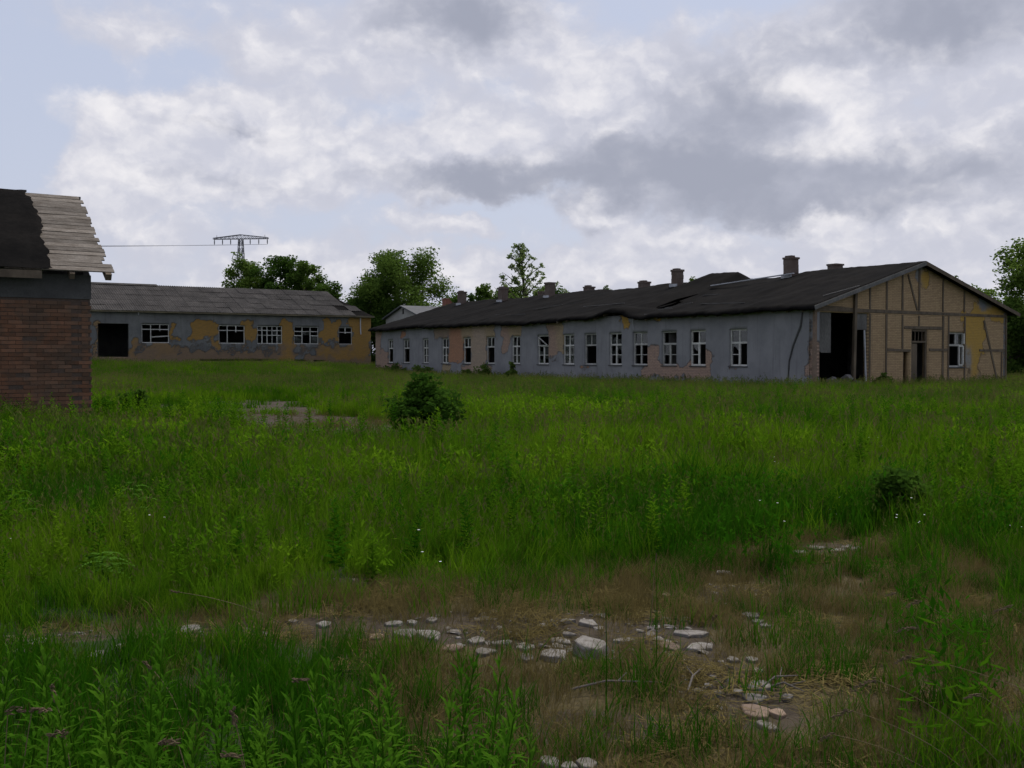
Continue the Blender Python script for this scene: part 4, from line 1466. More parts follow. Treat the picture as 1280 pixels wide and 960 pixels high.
for k in range(11):
    s, t = rb.uniform(.4, 3.3), rb.uniform(-.35, .6)
    sz = rb.uniform(.16, .36)
    if k == 0: s, t, sz = 2.1, .0, .58
    if k == 1: s, t, sz = 1.25, .1, .45
    p = O_BAR + U * s + V * t
    bm = bmesh.new()
    for i in range(16):
        d = Vector((rb.gauss(0, 1), rb.gauss(0, 1), rb.gauss(0, 1))).normalized(); bm.verts.new((d.x * sz * .6, d.y * sz * .6, d.z * sz * .45))
    bmesh.ops.convex_hull(bm, input=bm.verts)
    me = bpy.data.meshes.new('rubble'); bm.to_mesh(me); bm.free(); me.materials.append(M['rubble'])
    z = float(terrain(*p)) + (.3 + sz * .3 if k > 1 else .55)
    o = link('rubble_block', me, None, (float(p[0]), float(p[1]), z))
    tag(o, 'big pale slab of rubble in the broken gable opening' if k == 0 else ('second largest block of rubble in the broken gable opening' if k == 1 else 'small piece of rubble in the broken gable opening'), 'rubble', 'rubble in the broken gable opening')
m = MB()                                             # heap the blocks lie on
hv, hf = [], []
for j in range(9):
    for i in range(25):
        s, t = .15 + 3.2 * i / 24, -.9 + 1.9 * j / 8
        e = math.sin(math.pi * i / 24) ** .5 * math.sin(math.pi * j / 8)
        hv.append((s, t, -.08 + e * (.42 + .25 * float(vnoise(s * 3, t * 3, 1)))))
for j in range(8):
    for i in range(24):
        a = j * 25 + i; hf.append((a, a + 1, a + 26, a + 25))
m.add(hv, hf)
hp = m.obj('rubble_heap', M['stone_brown']); hp.location = (O_BAR[0], O_BAR[1], float(terrain(*O_BAR))); hp.rotation_euler = (0, 0, ANG)
tag(hp, 'low heap of earth and crumbled brick in the broken gable opening', 'rubble', kind='stuff')


# ------------------------------------------------------------------ meadow plants
def blade_arrays(n, rs, h0, h1, rad, width, lean=.35, droop=.25, segs=3):
    a = rs.uniform(0, 2 * np.pi, n); r = rad * np.sqrt(rs.rand(n))
    base = np.stack([np.cos(a) * r, np.sin(a) * r, np.full(n, -.02)], 1)
    h = rs.uniform(h0, h1, n)
    da = rs.uniform(0, 2 * np.pi, n)
    ln = h * lean * rs.rand(n)
    dirv = np.stack([np.cos(da), np.sin(da), np.zeros(n)], 1)
    fa = rs.uniform(0, 2 * np.pi, n)
    side = np.stack([np.cos(fa), np.sin(fa), np.zeros(n)], 1)
    wd = width * rs.uniform(.6, 1.3, n)
    vs, q, t3 = [], [], []
    per = segs * 2 + 1
    V_ = np.zeros((n, per, 3))
    dr = droop * rs.rand(n)
    for s in range(segs + 1):
        f = s / segs
        c = base + dirv * (ln * f ** 1.8)[:, None] + np.array([0, 0, 1]) * (h * (f - dr * f ** 3))[:, None]
        if s < segs:
            ww = (wd * (1 - f ** 1.6) * .5)[:, None]
            V_[:, 2 * s] = c - side * ww; V_[:, 2 * s + 1] = c + side * ww
        else: V_[:, 2 * segs] = c
    off = (np.arange(n) * per)[:, None]
    for s in range(segs - 1):
        q.append(off + np.array([[2 * s, 2 * s + 1, 2 * s + 3, 2 * s + 2]]))
    t3.append(off + np.array([[2 * segs - 2, 2 * segs - 1, 2 * segs]]))
    return V_.reshape(-1, 3), np.concatenate(q), np.concatenate(t3)


def join_arrays(parts):
    vs, q, t, mi, o = [], [], [], [], 0
    qm, tm = [], []
    for (v, a, b, k) in parts:
        vs.append(v)
        if a is not None and len(a): q.append(a + o); qm += [k] * len(a)
        if b is not None and len(b): t.append(b + o); tm += [k] * len(b)
        o += len(v)
    return np.concatenate(vs), (np.concatenate(q) if q else None), (np.concatenate(t) if t else None), qm + tm


def heads(n, rs, h0, h1, rad, size, thick, lean=.25):
    """stalks with a loose seed head: thin blade plus crossed slips"""
    v, q, t = blade_arrays(n, rs, h0, h1, rad, thick, lean, .05)
    tips = v.reshape(n, 7, 3)[:, 6]
    parts = [(v, q, t, 0)]
    m = 7
    c = np.repeat(tips, m, 0) - np.array([0, 0, 1]) * (rs.rand(n * m) * size * 1.0)[:, None] + rs.normal(size=(n * m, 3)) * size * np.array([.12, .12, .02])
    a = rs.normal(size=(n * m, 3)) * .5 + np.array([0, 0, 1]); a /= np.linalg.norm(a, axis=1)[:, None]
    b = rs.normal(size=(n * m, 3)); b -= (a * b).sum(1)[:, None] * a; b /= np.linalg.norm(b, axis=1)[:, None]
    a *= size * .28; b *= size * .07
    vv = np.stack([c - a, c + b, c + a, c - b], 1).reshape(-1, 3)
    parts.append((vv, np.arange(n * m * 4).reshape(-1, 4), None, 1))
    return parts


def broad(n, rs, h, rad, size):
    """low leafy herbs"""
    a = rs.uniform(0, 6.28, n); r = rad * np.sqrt(rs.rand(n))
    c = np.stack([np.cos(a) * r, np.sin(a) * r, h * (.15 + .85 * rs.rand(n))], 1)
    d = rs.normal(size=(n, 3)); d[:, 2] = np.abs(d[:, 2]) * .6 + .15; d /= np.linalg.norm(d, axis=1)[:, None]
    b = np.cross(d, np.array([0, 0, 1.0])); b /= np.linalg.norm(b, axis=1)[:, None] + 1e-6
    s = size * rs.uniform(.6, 1.3, n)[:, None]
    d *= s; b *= s * .28
    v = np.stack([c - d, c + b, c + d, c - b], 1).reshape(-1, 3)
    return v, np.arange(n * 4).reshape(-1, 4), None


KIT = bpy.data.collections.new('meadow_kit')          # source clumps, not linked to the scene


def kit(name, parts, mats, col):
    v, q, t, mi = join_arrays(parts)
    me = np_mesh(name, v, q, mats[0], t)
    for x in mats[1:]: me.materials.append(x)
    me.polygons.foreach_set('material_index', np.array(mi, np.int32))
    o = bpy.data.objects.new(name, me)
    col.objects.link(o)


def kit_col(name):
    return bpy.data.collections.new(name)


rs = np.random.RandomState(77)
K_litter = kit_col('kit_litter')
K_tall, K_short, K_dry, K_far, K_herb, K_flow, K_peb = [kit_col(k) for k in ('kit_tall', 'kit_short', 'kit_dry', 'kit_far', 'kit_herb', 'kit_flower', 'kit_pebble')]
for i in range(5):
    kit('tall_%d' % i, [(*blade_arrays(40, rs, .22, .62, .15, .012, .6, .4), 0), (*blade_arrays(4, rs, .2, .6, .15, .006, .7, .3), 2)] + [(p[0], p[1], p[2], p[3]) for p in heads(1, rs, .45, .75, .14, .10, .004)], [M['grass'], M['panicle'], M['grass_dry']], K_tall)
    kit('short_%d' % i, [(*blade_arrays(44, rs, .07, .26, .13, .006, .8, .35), 0)], [M['grass']], K_short)
    kit('dry_%d' % i, [(*blade_arrays(42, rs, .06, .26, .14, .004, 1.1, .4), 0)], [M['grass_dry']], K_dry)
    kit('far_%d' % i, [(*blade_arrays(90, rs, .30, .68, .42, .022, .45, .3), 0)] + heads(4, rs, .5, .8, .42, .14, .010), [M['grass'], M['panicle']], K_far)
    kit('herb_%d' % i, [(*broad(70, rs, .42, .14, .032), 0), (*blade_arrays(5, rs, .3, .45, .06, .006, .2, .05), 0)], [M['grass']], K_herb)
    kit('flower_%d' % i, [(*blade_arrays(3, rs, .25, .45, .05, .004, .3, .02), 0)], [M['grass']], K_flow)
for i in range(4):                                     # fallen straw, lying flat
    n = 46
    a = rs.uniform(0, 6.28, n); r = .17 * np.sqrt(rs.rand(n)); dr_ = rs.uniform(0, 6.28, n); L = rs.uniform(.02, .10, n)
    c = np.stack([np.cos(a) * r, np.sin(a) * r, rs.uniform(.004, .03, n)], 1)
    d = np.stack([np.cos(dr_), np.sin(dr_), rs.normal(size=n) * .12], 1) * L[:, None]
    b = np.stack([-np.sin(dr_), np.cos(dr_), np.zeros(n)], 1) * .0022
    kit('litter_%d' % i, [(np.stack([c - d - b, c + d - b, c + d + b, c - d + b], 1).reshape(-1, 3), np.arange(n * 4).reshape(-1, 4), None, 0)], [M['grass_dry']], K_litter)
for i in range(5):                                     # add petals to the flower stalks
    o = K_flow.objects[i]
    me = o.data
    co = np.zeros(len(me.vertices) * 3); me.vertices.foreach_get('co', co); tips = co.reshape(3, 7, 3)[:, 6]
    parts = [(co.reshape(-1, 3), None, None, 0)]
    v0, q0, t0_ = blade_arrays(3, np.random.RandomState(i), .25, .45, .05, .004, .3, .02)
    tips = v0.reshape(3, 7, 3)[:, 6]
    pet, pf = [], []
    for tpt in tips:
        for k in range(6):
            a = k * math.pi / 3
            d = np.array([math.cos(a), math.sin(a), .25]) * .011; b = np.array([-math.sin(a), math.cos(a), 0]) * .005
            i0 = len(pet); pet += [tpt, tpt + d * .5 + b * .8, tpt + d * .8, tpt + d * .5 - b * .8]; pf.append((i0, i0 + 1, i0 + 2, i0 + 3))
    v, q, t, mi = join_arrays([(v0, q0, t0_, 0), (np.array(pet), np.array(pf), None, 1)])
    me2 = np_mesh('flower', v, q, M['grass'], t); me2.materials.append(M['flower']); me2.polygons.foreach_set('material_index', np.array(mi, np.int32))
    o.data = me2
for i in range(4):
    bm = bmesh.new()
    for k in range(12):
        d = Vector(rs.normal(size=3)).normalized(); bm.verts.new((d.x * .02, d.y * .016, d.z * .012))
    bmesh.ops.convex_hull(bm, input=bm.verts)
    me = bpy.data.meshes.new('pebble'); bm.to_mesh(me); bm.free(); me.materials.append(M['stone'])
    o = bpy.data.objects.new('pebble_%d' % i, me); K_peb.objects.link(o)


def weed_kit(seed, h):
    r_ = np.random.RandomState(seed)
    vs, q, t3, o = [], [], [], 0
    v, a, b = blade_arrays(3, r_, h * .8, h, .05, .008, .15, .02)
    parts = [(v, a, b, 0)]
    for st in range(3):
        tipx, tipy = v.reshape(3, 7, 3)[st, 6, :2]; hh = v.reshape(3, 7, 3)[st, 6, 2]; bx0, by0 = v.reshape(3, 7, 3)[st, 0, :2]
        n = 34
        f = .12 + .88 * np.arange(n) / n
        an = np.arange(n) * 2.4 + r_.uniform(-.3, .3, n)
        c = np.stack([bx0 + (tipx - bx0) * f, by0 + (tipy - by0) * f, hh * f], 1)
        L = (.10 * (1.1 - .75 * f) + .015) * r_.uniform(.7, 1.3, n)
        d = np.stack([np.cos(an), np.sin(an), .25 + .6 * f], 1); d /= np.linalg.norm(d, axis=1)[:, None]
        sd2 = np.stack([-np.sin(an), np.cos(an), np.zeros(n)], 1)
        mid = c + d * (L * .5)[:, None]; tip = c + d * L[:, None] - np.array([0, 0, 1]) * (L * .2)[:, None]
        w_ = (L * .16)[:, None]
        parts.append((np.stack([c, mid - sd2 * w_, tip, mid + sd2 * w_], 1).reshape(-1, 3), np.arange(n * 4).reshape(-1, 4), None, 0))
    return parts


K_weed = kit_col('kit_weed')
for i in range(5): kit('weed_%d' % i, weed_kit(900 + i, .75), [M['grass']], K_weed)


def scatter_tree(col):
    g = bpy.data.node_groups.new('scatter_' + col.name, 'GeometryNodeTree')
    g.interface.new_socket('Geometry', in_out='INPUT', socket_type='NodeSocketGeometry')
    g.interface.new_socket('Geometry', in_out='OUTPUT', socket_type='NodeSocketGeometry')
    n = g.nodes
    gi, go = n.new('NodeGroupInput'), n.new('NodeGroupOutput')
    ci = n.new('GeometryNodeCollectionInfo'); ci.inputs['Collection'].default_value = col
    ci.inputs['Separate Children'].default_value = True; ci.inputs['Reset Children'].default_value = True
    ip = n.new('GeometryNodeInstanceOnPoints')
    ip.inputs['Pick Instance'].default_value = True
    mp = n.new('GeometryNodeMeshToPoints')

    def named(nm, ty):
        a = n.new('GeometryNodeInputNamedAttribute'); a.data_type = ty; a.inputs['Name'].default_value = nm
        return a.outputs[0]
    L = g.links
    L.new(gi.outputs[0], mp.inputs[0]); L.new(mp.outputs[0], ip.inputs['Points']); L.new(ci.outputs[0], ip.inputs['Instance'])
    L.new(named('pick', 'INT'), ip.inputs['Instance Index'])
    er = n.new('FunctionNodeEulerToRotation')
    L.new(named('rot', 'FLOAT_VECTOR'), er.inputs[0]); L.new(er.outputs[0], ip.inputs['Rotation'])
    L.new(named('scl', 'FLOAT_VECTOR'), ip.inputs['Scale'])
    L.new(ip.outputs[0], go.inputs[0])
    return g


def scatter(name, label, cat, col, x, y, scl, tint, rs, dz=0.0, zs=None):
    n = len(x)
    me = bpy.data.meshes.new(name)
    me.vertices.add(n)
    z = terrain(x, y) + dz
    me.vertices.foreach_set('co', np.stack([x, y, z], 1).astype(np.float32).ravel())

    def at(nm, ty, key, arr): me.attributes.new(nm, ty, 'POINT').data.foreach_set(key, arr.ravel())
    at('pick', 'INT', 'value', rs.randint(0, len(col.objects), n).astype(np.int32))
    rot = np.stack([rs.normal(size=n) * .07, rs.normal(size=n) * .07, rs.uniform(0, 6.283, n)], 1).astype(np.float32)
    at('rot', 'FLOAT_VECTOR', 'vector', rot)
    s3 = np.stack([scl, scl, scl if zs is None else zs], 1).astype(np.float32)
    at('scl', 'FLOAT_VECTOR', 'vector', s3)
    at('tint', 'FLOAT', 'value', np.clip(tint, 0, 1).astype(np.float32))
    o = link(name, me)
    md = o.modifiers.new('scatter', 'NODES'); md.node_group = scatter_tree(col)
    tag(o, label, cat, kind='stuff')
    return o


def outside(x, y, m=.12):
    ok = np.ones(x.shape, bool)
    u, v = uv_of(x, y); ok &= ~((u > -m) & (u < BW + m) & (v > -m) & (v < BL + m))
    u, v = uv_of(x, y, O_LEFT); ok &= ~((u > -LL - m) & (u < m) & (v > -m) & (v < LW + m))
    u, v = uv_of(x, y, O_HOUSE); ok &= ~((u > -HL - m) & (u < m) & (v > -m) & (v < HWD + m))
    return ok


def pts(y0, y1, dens, rs, slope_=.56, marg=2.0):
    xm = slope_ * y1 + marg
    n = int(dens * (y1 - y0) * 2 * xm)
    y = rs.uniform(y0, y1, n); x = rs.uniform(-xm, xm, n)
    k = (np.abs(x) < slope_ * y + marg) & outside(x, y)
    return x[k], y[k]


def tone(x, y, rs):
    """light and dark stands of grass"""
    t = fbm(x, y, 3.2, 4) * 2.0 - .52 + rs.normal(size=x.shape) * .22
    return t


LOW = [(-8.0, 28.5, 4.2, 6.0, 1.2), (-3.4, 20.0, 2.6, 3.4, 1.1), (-1.4, 19.5, 1.6, 2.2, .7), (1.0, 12.6, 3.0, .9, .6), (4.4, 13.6, 2.5, 1.4, .7)]


def low_at(x, y):
    return np.clip(field(LOW, x, y), 0, 1)


def lush(x, y):
    """0 in the trampled strip by the stones, 1 in the meadow"""
    return 1 - np.clip(bare_at(x, y) * 1.05 + dry_at(x, y) * .72, 0, 1)


def clear(x, y, rs):
    """thin out what would grow through or right before a stone"""
    ok = np.ones(len(x), bool)
    for (sx, sy, r) in STONES:
        k = (np.abs(x - sx) < r * 1.05 + .02) & (y < sy + r) & (y > sy - r - .16)
        ok &= ~(k & (rs.rand(len(x)) < .85))
    return ok


rs = np.random.RandomState(31)
# near meadow: tall grass
x, y = pts(2.3, 11, 62, rs)
edge = sstep(y + .25 * (fbm(x, y, 1.3) - .5) * 4, 6.9, 8.3)            # tall stand begins behind the bare strip
leftw = sstep(-x - .2 - .1 * y, 0, .8) * sstep(y, 5.95, 6.6)
rightw = sstep(x - 1.15 - .12 * y, -.1, .5)
frontl = sstep(-x + .05, 0, .5) * sstep(y, 5.75, 5.3) * .75
pk = np.clip(np.maximum.reduce([edge * .85, leftw, rightw * .85, frontl]), 0, 1) * lush(x, y) ** 1.3
k = (rs.rand(len(x)) < pk) & clear(x, y, rs)
xt, yt = x[k], y[k]
s = rs.uniform(.55, 1.05, len(xt)) * (.62 + .5 * fbm(xt, yt, 1.6)) * (.66 + .34 * sstep(yt, 6.5, 9))
scatter('meadow_grass', 'tall green meadow grass around the bare patch', 'grass', K_tall, xt, yt, s, tone(xt, yt, rs) - .12, rs)
# short grass everywhere near, thin on the bare patch
k = (rs.rand(len(x)) < np.clip(.22 * (1 - bare_at(x, y)) + .75 * lush(x, y), .06, 1) * .85) & clear(x, y, rs)
xs_, ys_ = x[k], y[k]
scatter('short_grass', 'short thin green grass at the edge of the bare patch', 'grass', K_short, xs_, ys_, rs.uniform(.6, 1.2, len(xs_)), tone(xs_, ys_, rs) - .2, rs)
x, y = pts(2.3, 11, 150, rs)
k = (rs.rand(len(x)) < np.clip(dry_at(x, y) * .9 * sstep(fbm(x + 3, y, .5, 3), .22, .5) - bare_at(x, y) * .40 + .05, 0, 1)) & clear(x, y, rs)
scatter('dry_grass', 'dry tan grass lying over the bare patch', 'grass', K_dry, x[k], y[k], rs.uniform(.35, 1.0, k.sum()), rs.rand(k.sum()) * .9, rs)
x, y = pts(2.6, 11, 60, rs)
k = rs.rand(len(x)) < np.clip(dry_at(x, y) * .7 + bare_at(x, y) * .5, 0, 1) * .7 * sstep(fbm(x + 13, y, .45, 3), .35, .65)
k &= clear(x, y, rs)
scatter('straw_litter', 'fallen straw strewn over the bare soil between the stones', 'straw', K_litter, x[k], y[k], rs.uniform(.6, 1.3, k.sum()), rs.rand(k.sum()), rs)
x, y = pts(2.3, 11, 30, rs)
hn = sstep(fbm(x + 70, y, 1.2, 3), .48, .66)
k = rs.rand(len(x)) < hn * lush(x, y) * np.clip(np.maximum.reduce([edge[:1].repeat(len(x)) * 0 + sstep(y, 6.2, 7.8), sstep(x - 1.2 - .12 * y, -.1, .6), sstep(-x - .3, 0, .6) * sstep(y, 4.8, 3.8)]), 0, 1) * .8
scatter('leafy_herbs', 'low leafy herbs mixed into the meadow grass', 'herbs', K_herb, x[k], y[k], rs.uniform(.6, 1.25, k.sum()), tone(x[k], y[k], rs) - .3, rs)
x, y = pts(4, 16, 1.4, rs)
k = rs.rand(len(x)) < .06 + .3 * dry_at(x, y)
scatter('daisies', 'tiny white flowers dotted through the grass', 'flowers', K_flow, x[k], y[k], rs.uniform(.6, 1.2, k.sum()), rs.rand(k.sum()), rs)
x, y = pts(3, 10, 240, rs)
k = rs.rand(len(x)) < bare_at(x, y) * .6 * sstep(fbm(x, y + 8, .6, 3), .35, .7)
scatter('stone_chips', 'broken grey stone chips lying among the paving stones', 'gravel', K_peb, x[k][::6], y[k][::6], rs.uniform(1.2, 3.0, len(x[k][::6])), rs.rand(len(x[k][::6])), rs, zs=rs.uniform(.8, 1.6, len(x[k][::6])))
scatter('pebbles', 'small pebbles and crumbled stone on bare soil', 'gravel', K_peb, x[k], y[k], rs.uniform(.25, 1.2, k.sum()) ** 1.8, rs.rand(k.sum()), rs)
# middle meadow
x, y = pts(11, 30, 26, rs, .54, 2.5)
k = rs.rand(len(x)) < lush(x, y) ** 1.2 * (1 - .45 * low_at(x, y))
xm_, ym_ = x[k], y[k]
s = rs.uniform(.75, 1.25, len(xm_)) * (.42 + 1.0 * fbm(xm_, ym_, 2.2)) * (1 - .68 * low_at(xm_, ym_))
scatter('meadow_grass', 'tall green meadow grass in the middle of the field', 'grass', K_tall, xm_, ym_, s * 1.15, tone(xm_, ym_, rs) + .05, rs)
kd = rs.rand(len(x)) < dry_at(x, y) * .6 + .03 + .12 * sstep(fbm(x + 17, y, 3.0, 3), .55, .7)
scatter('dry_grass', 'dry tan grass scattered through the middle of the field', 'grass', K_dry, x[kd], y[kd], rs.uniform(1.0, 2.0, kd.sum()) * (1 - .6 * low_at(x[kd], y[kd])), rs.rand(kd.sum()) * .8, rs)
kh = (rs.rand(len(x)) < sstep(fbm(x + 40, y, 2.2, 3), .45, .62) * .6 * (1 - low_at(x, y))) & k
scatter('leafy_herbs', 'leafy herbs in the middle of the field', 'herbs', K_herb, x[kh], y[kh], rs.uniform(.9, 1.6, kh.sum()), tone(x[kh], y[kh], rs), rs)
x, y = pts(6.4, 34, 9, rs, .54, 2.5)
stand = sstep(fbm(x + 11, y * .8 + 5, 2.8, 3), .50, .64)
k = (rs.rand(len(x)) < (stand * .55 + .03) * lush(x, y) * (1 - .8 * low_at(x, y)) * sstep(y - 1.2 * sstep(x, -.5, 1.5) + .0, 6.4, 7.6))
scatter('meadow_weeds', 'stands of leafy upright weeds rising out of the meadow grass', 'weeds', K_weed, x[k], y[k], rs.uniform(.55, 1.15, k.sum()) * (.75 + .4 * sstep(y[k], 8, 14)), rs.normal(size=k.sum()) * .22 + .30, rs)
# far meadow up to the buildings
x, y = pts(28, 120, 4.6, rs, .53, 4)
k = rs.rand(len(x)) < np.clip(lush(x, y) + .08, 0, 1)
x, y = x[k], y[k]
s = rs.uniform(.75, 1.15, len(x))
hgt = s * (.62 + .55 * fbm(x, y, 4.0)) * 1.05 * (1 - .62 * low_at(x, y))
scatter('meadow_grass', 'tall seeding meadow grass reaching the barrack walls', 'grass', K_far, x, y, s, tone(x, y, rs) + .1, rs, zs=hgt)


# ------------------------------------------------------------------ single plants in the foreground
def goldenrod_mesh(seed, h):
    rs = np.random.RandomState(seed)
    m = MB()
    bx_, by_ = rs.uniform(-.06, .06, 2)
    stem = [(bx_ * f * f, by_ * f * f, -.03 + h * f) for f in np.linspace(0, 1, 7)]
    m.tube(stem, [.0055 - .0035 * f for f in np.linspace(0, 1, 7)], 5)
    st = m.mesh('stem', M['leaf_weed'])
    n = int(62 * h / .7)
    vs, fs = [], []
    for i in range(n):
        f = .18 + .82 * i / n
        a = i * 2.39996 + rs.uniform(-.2, .2)
        L = (.105 * (1 - abs(f - .55) * .9)) * rs.uniform(.8, 1.15)
        el = .35 + .75 * max(0, f - .6) / .4 + rs.uniform(-.15, .15)
        p = np.array([bx_ * f * f, by_ * f * f, h * f])
        d = np.array([math.cos(a) * math.cos(el), math.sin(a) * math.cos(el), math.sin(el)])
        sd_ = np.array([-math.sin(a), math.cos(a), 0])
        w = L * .085
        mid = p + d * L * .5 + np.array([0, 0, .10 * L]); tip = p + d * L - np.array([0, 0, .10 * L])
        b = len(vs)
        vs += [p, mid - sd_ * w + np.array([0, 0, .12 * w]), mid, mid + sd_ * w + np.array([0, 0, .12 * w]), tip]
        fs += [(b, b + 2, b + 1), (b, b + 3, b + 2), (b + 1, b + 2, b + 4), (b + 2, b + 3, b + 4)]
    k = MB(); k.add(vs, fs)
    return st, k.mesh('leaves', M['leaf_weed'])


gold = [goldenrod_mesh(i, .72) for i in range(6)]
rr = random.Random(12)
placed = []
tries = 0
while len(placed) < 80 and tries < 4000:
    tries += 1
    y = rr.uniform(2.3, 3.35)
    x = rr.uniform(-.56 * y - .15, .02 + .06 * rr.random())
    if x > -.35 and y > 3.4 or (x > -.12 and y > 3.1): continue
    if y > 3.9 and x > -1.0: continue
    if any((x - a) ** 2 + (y - b) ** 2 < .011 for a, b in placed): continue
    placed.append((x, y))
for i, (x, y) in enumerate(placed):
    st, lv = gold[i % 6]
    o = empty('goldenrod', (x, y, float(terrain(x, y))), rr.uniform(0, 6.28))
    o.scale = (1, 1, 1)
    hs = rr.uniform(.62, .98) * (1.0 if y < 3.6 else .85)
    o.scale = (hs, hs, hs)
    o.rotation_euler = (rr.gauss(0, .09), rr.gauss(0, .09), o.rotation_euler[2])
    tag(o, 'upright bright green goldenrod stem with narrow leaves in the front stand', 'plant', 'goldenrod stand in the foreground')
    link('stem', st, o)
    tag(link('leaves', lv, o), kind='stuff')


def stalk(px, py, base, label, bend=.5, head='nod', hl=.07, seed=0, mat='straw', group='dry seed stalks', thick=.0017):
    """a grass stalk whose head stands at pixel (px, py) at the distance of its foot"""
    bx, by = base
    hx, hy, hz = at_depth(px, py, by)
    z0 = float(terrain(bx, by))
    rr = random.Random(seed)
    root = empty('seed_stalk', (bx, by, z0))
    tag(root, label, 'grass stalk', group)
    A, B = Vector((0, 0, -.03)), Vector((hx - bx, 0, hz - z0))
    C = Vector((A.x + (B.x - A.x) * .38, .02, B.z * .68))
    p = []
    for i in range(11):
        f = i / 10
        p.append(A * (1 - f) ** 2 + C * (2 * f * (1 - f)) + B * f * f)
    m = MB(); m.tube(p, [thick * (1.1 - .5 * i / 10) for i in range(11)], 5); m.obj('stem', M[mat], root)
    d = (p[-1] - p[-2]).normalized()
    if head == 'nod': d = Vector((d.x + (-1 if B.x < 0 else 1) * .8, d.y, d.z - .7)).normalized()
    m = MB()
    rs_ = np.random.RandomState(seed)
    n = int(26 * hl / .07)
    for i in range(n):
        f = i / n
        c = p[-1] + d * hl * f + Vector((rs_.normal(), rs_.normal(), rs_.normal())) * .0035 + Vector((0, 0, -.25 * hl * f * f if head == 'nod' else 0))
        a = (d + Vector(rs_.normal(size=3)) * .35).normalized() * .011 * (1.1 - .5 * f)
        b = a.cross(Vector(rs_.normal(size=3))).normalized() * .0032; e = a.cross(b).normalized() * .0032
        m.add([c - a, c + b, c + e, c - b, c - e, c + a], [(0, 2, 1), (0, 3, 2), (0, 4, 3), (0, 1, 4), (5, 1, 2), (5, 2, 3), (5, 3, 4), (5, 4, 1)])
    m.obj('seed_head', M['seed'], root)


LS = 'dry bent grass stalk with drooping brown seed head at the right of the bare patch'
for k, (px, py, bx, by) in enumerate(((1040, 918, 1.62, 3.75), (1062, 888, 1.72, 3.7), (1095, 850, 1.85, 3.75), (1222, 868, 2.0, 3.7), (1138, 820, 2.5, 4.1), (1146, 785, 1.85, 4.4), (1120, 742, 2.05, 5.0), (1150, 752, 2.4, 5.2), (1264, 758, 2.75, 5.0), (1205, 608, 4.9, 9.2))):
    stalk(px, py, (bx, by), LS, seed=k, hl=.05 + .02 * (k % 3), group='dry stalks right of the bare patch')
LF = 'brown spiky seed head on a thin stalk above the goldenrod'
for k, (px, py, bx, by) in enumerate(((40, 888, -1.28, 2.6), (62, 918, -1.2, 2.6), (70, 876, -1.15, 2.8), (295, 906, -.62, 2.6), (222, 928, -.75, 2.6), (300, 945, -.6, 2.6), (383, 850, -.55, 3.3), (10, 890, -1.35, 2.7))):
    stalk(px, py, (bx, by), LF, seed=40 + k, hl=.05, head='up' if k in (2, 3) else 'nod', group='seed heads above the goldenrod', thick=.002)
LM = 'thin straw-coloured stalk leaning over the dry grass'
for k, (px, py, bx, by) in enumerate(((222, 740, -1.25, 6.0), (188, 835, -1.3, 4.2), (330, 712, -1.75, 7.6), (150, 742, -2.6, 7.0), (892, 775, 1.0, 5.4), (430, 748, -1.1, 6.9), (480, 690, -1.1, 8.0), (238, 545, -4.6, 15.5), (268, 545, -4.5, 16), (1108, 640, 3.6, 9.8), (1010, 740, 2.0, 6.9), (820, 700, .8, 6.0))):
    stalk(px, py, (bx, by), LM, seed=80 + k, hl=.04, head='up', group='thin pale stalks in the grass', thick=.0022 if by < 10 else .005)


def spike(px, ytop, ybase, label):
    x, y = on_ground(px, ybase); h = at_depth(px, ytop, y)[2] - float(terrain(x, y))
    root = empty('grass_spike', (x, y, float(terrain(x, y))))
    tag(root, label, 'plant', 'upright green spikes by the paving stones')
    m = MB(); m.tube([(0, 0, -.03), (.004, 0, h * .5), (0, 0, h)], [.0035, .003, .0012], 5); m.obj('stem', M['leaf_weed'], root)
    rs_ = np.random.RandomState(px); v, q, t = blade_arrays(16, rs_, .08, .25, .04, .012, .7, .3)
    link('blades', np_mesh('blades', v, q, M['leaf_weed'], t), root)


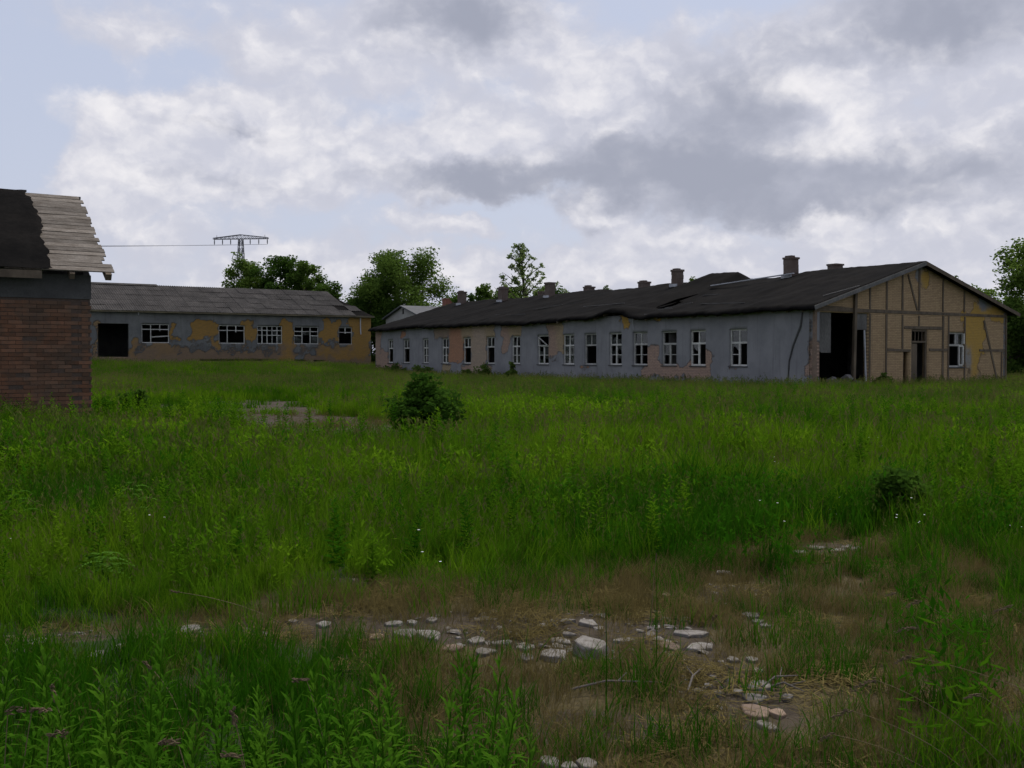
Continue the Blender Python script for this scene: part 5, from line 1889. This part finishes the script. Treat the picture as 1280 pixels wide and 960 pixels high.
spike(757, 760, 905, 'dark green upright spike rising beside the largest granite block')
spike(820, 700, 850, 'tall thin dark spike between the stones and the dry grass')
spike(800, 822, 870, 'short green spike in the soil below the paving stones')


def tall_weed(px, py, by, label, seed):
    hx, hy, hz = at_depth(px, py, by)
    rs_ = np.random.RandomState(seed)
    z0 = float(terrain(hx, by)); h = hz - z0
    root = empty('tall_weed', (hx, by, z0), rs_.uniform(0, 6))
    tag(root, label, 'plant', 'tall pale weeds in the meadow')
    m = MB(); m.tube([(0, 0, -.03), (.01, .01, h * .5), (0, 0, h)], [.009, .007, .003], 6); m.obj('stem', M['leaf_pale'], root)
    vs, fs = [], []
    for i in range(16):
        f = .3 + .7 * i / 15; a = i * 2.4
        L = .26 * (1.25 - f) * rs_.uniform(.8, 1.2) + .06
        for k in range(9):                              # leaflets along an arching leaf stalk
            g = (k + 1) / 9
            c = np.array([math.cos(a) * L * g, math.sin(a) * L * g, h * f + L * (.45 * g - .65 * g * g)])
            for sgn in (-1, 1):
                d = np.array([math.cos(a + sgn * 1.1), math.sin(a + sgn * 1.1), -.15]) * L * .30 * (1.2 - .7 * g)
                b = np.array([math.cos(a), math.sin(a), 0]) * L * .055
                i0 = len(vs); vs += [c, c + d * .5 + b, c + d, c + d * .5 - b]; fs.append((i0, i0 + 1, i0 + 2, i0 + 3))
    k = MB(); k.add(vs, fs); link('foliage', k.mesh('foliage', M['leaf_pale']), root)


for k, (px, py, by, lb) in enumerate(((168, 604, 9.0, 'tall pale green weed with arching leaves in the dense grass below the brick house'), (128, 690, 7.2, 'broad pale weed among the dense grass left of the bare patch'),
                                      (600, 541, 14.0, 'tall pale weed in the grass just before the lone dark bush'), (628, 538, 14.5, 'slim pale weed near the lone dark bush'), (716, 592, 10.8, 'pale feathery weed standing in the middle of the meadow'),
                                      (590, 590, 11.5, 'short pale weed in the meadow below the lone bush'), (20, 612, 9.0, 'pale weed at the foot of the brick house meadow'), (838, 700, 7.8, 'young pale weed at the edge of the dry grass'))):
    tall_weed(px, py, by, lb, 500 + k)
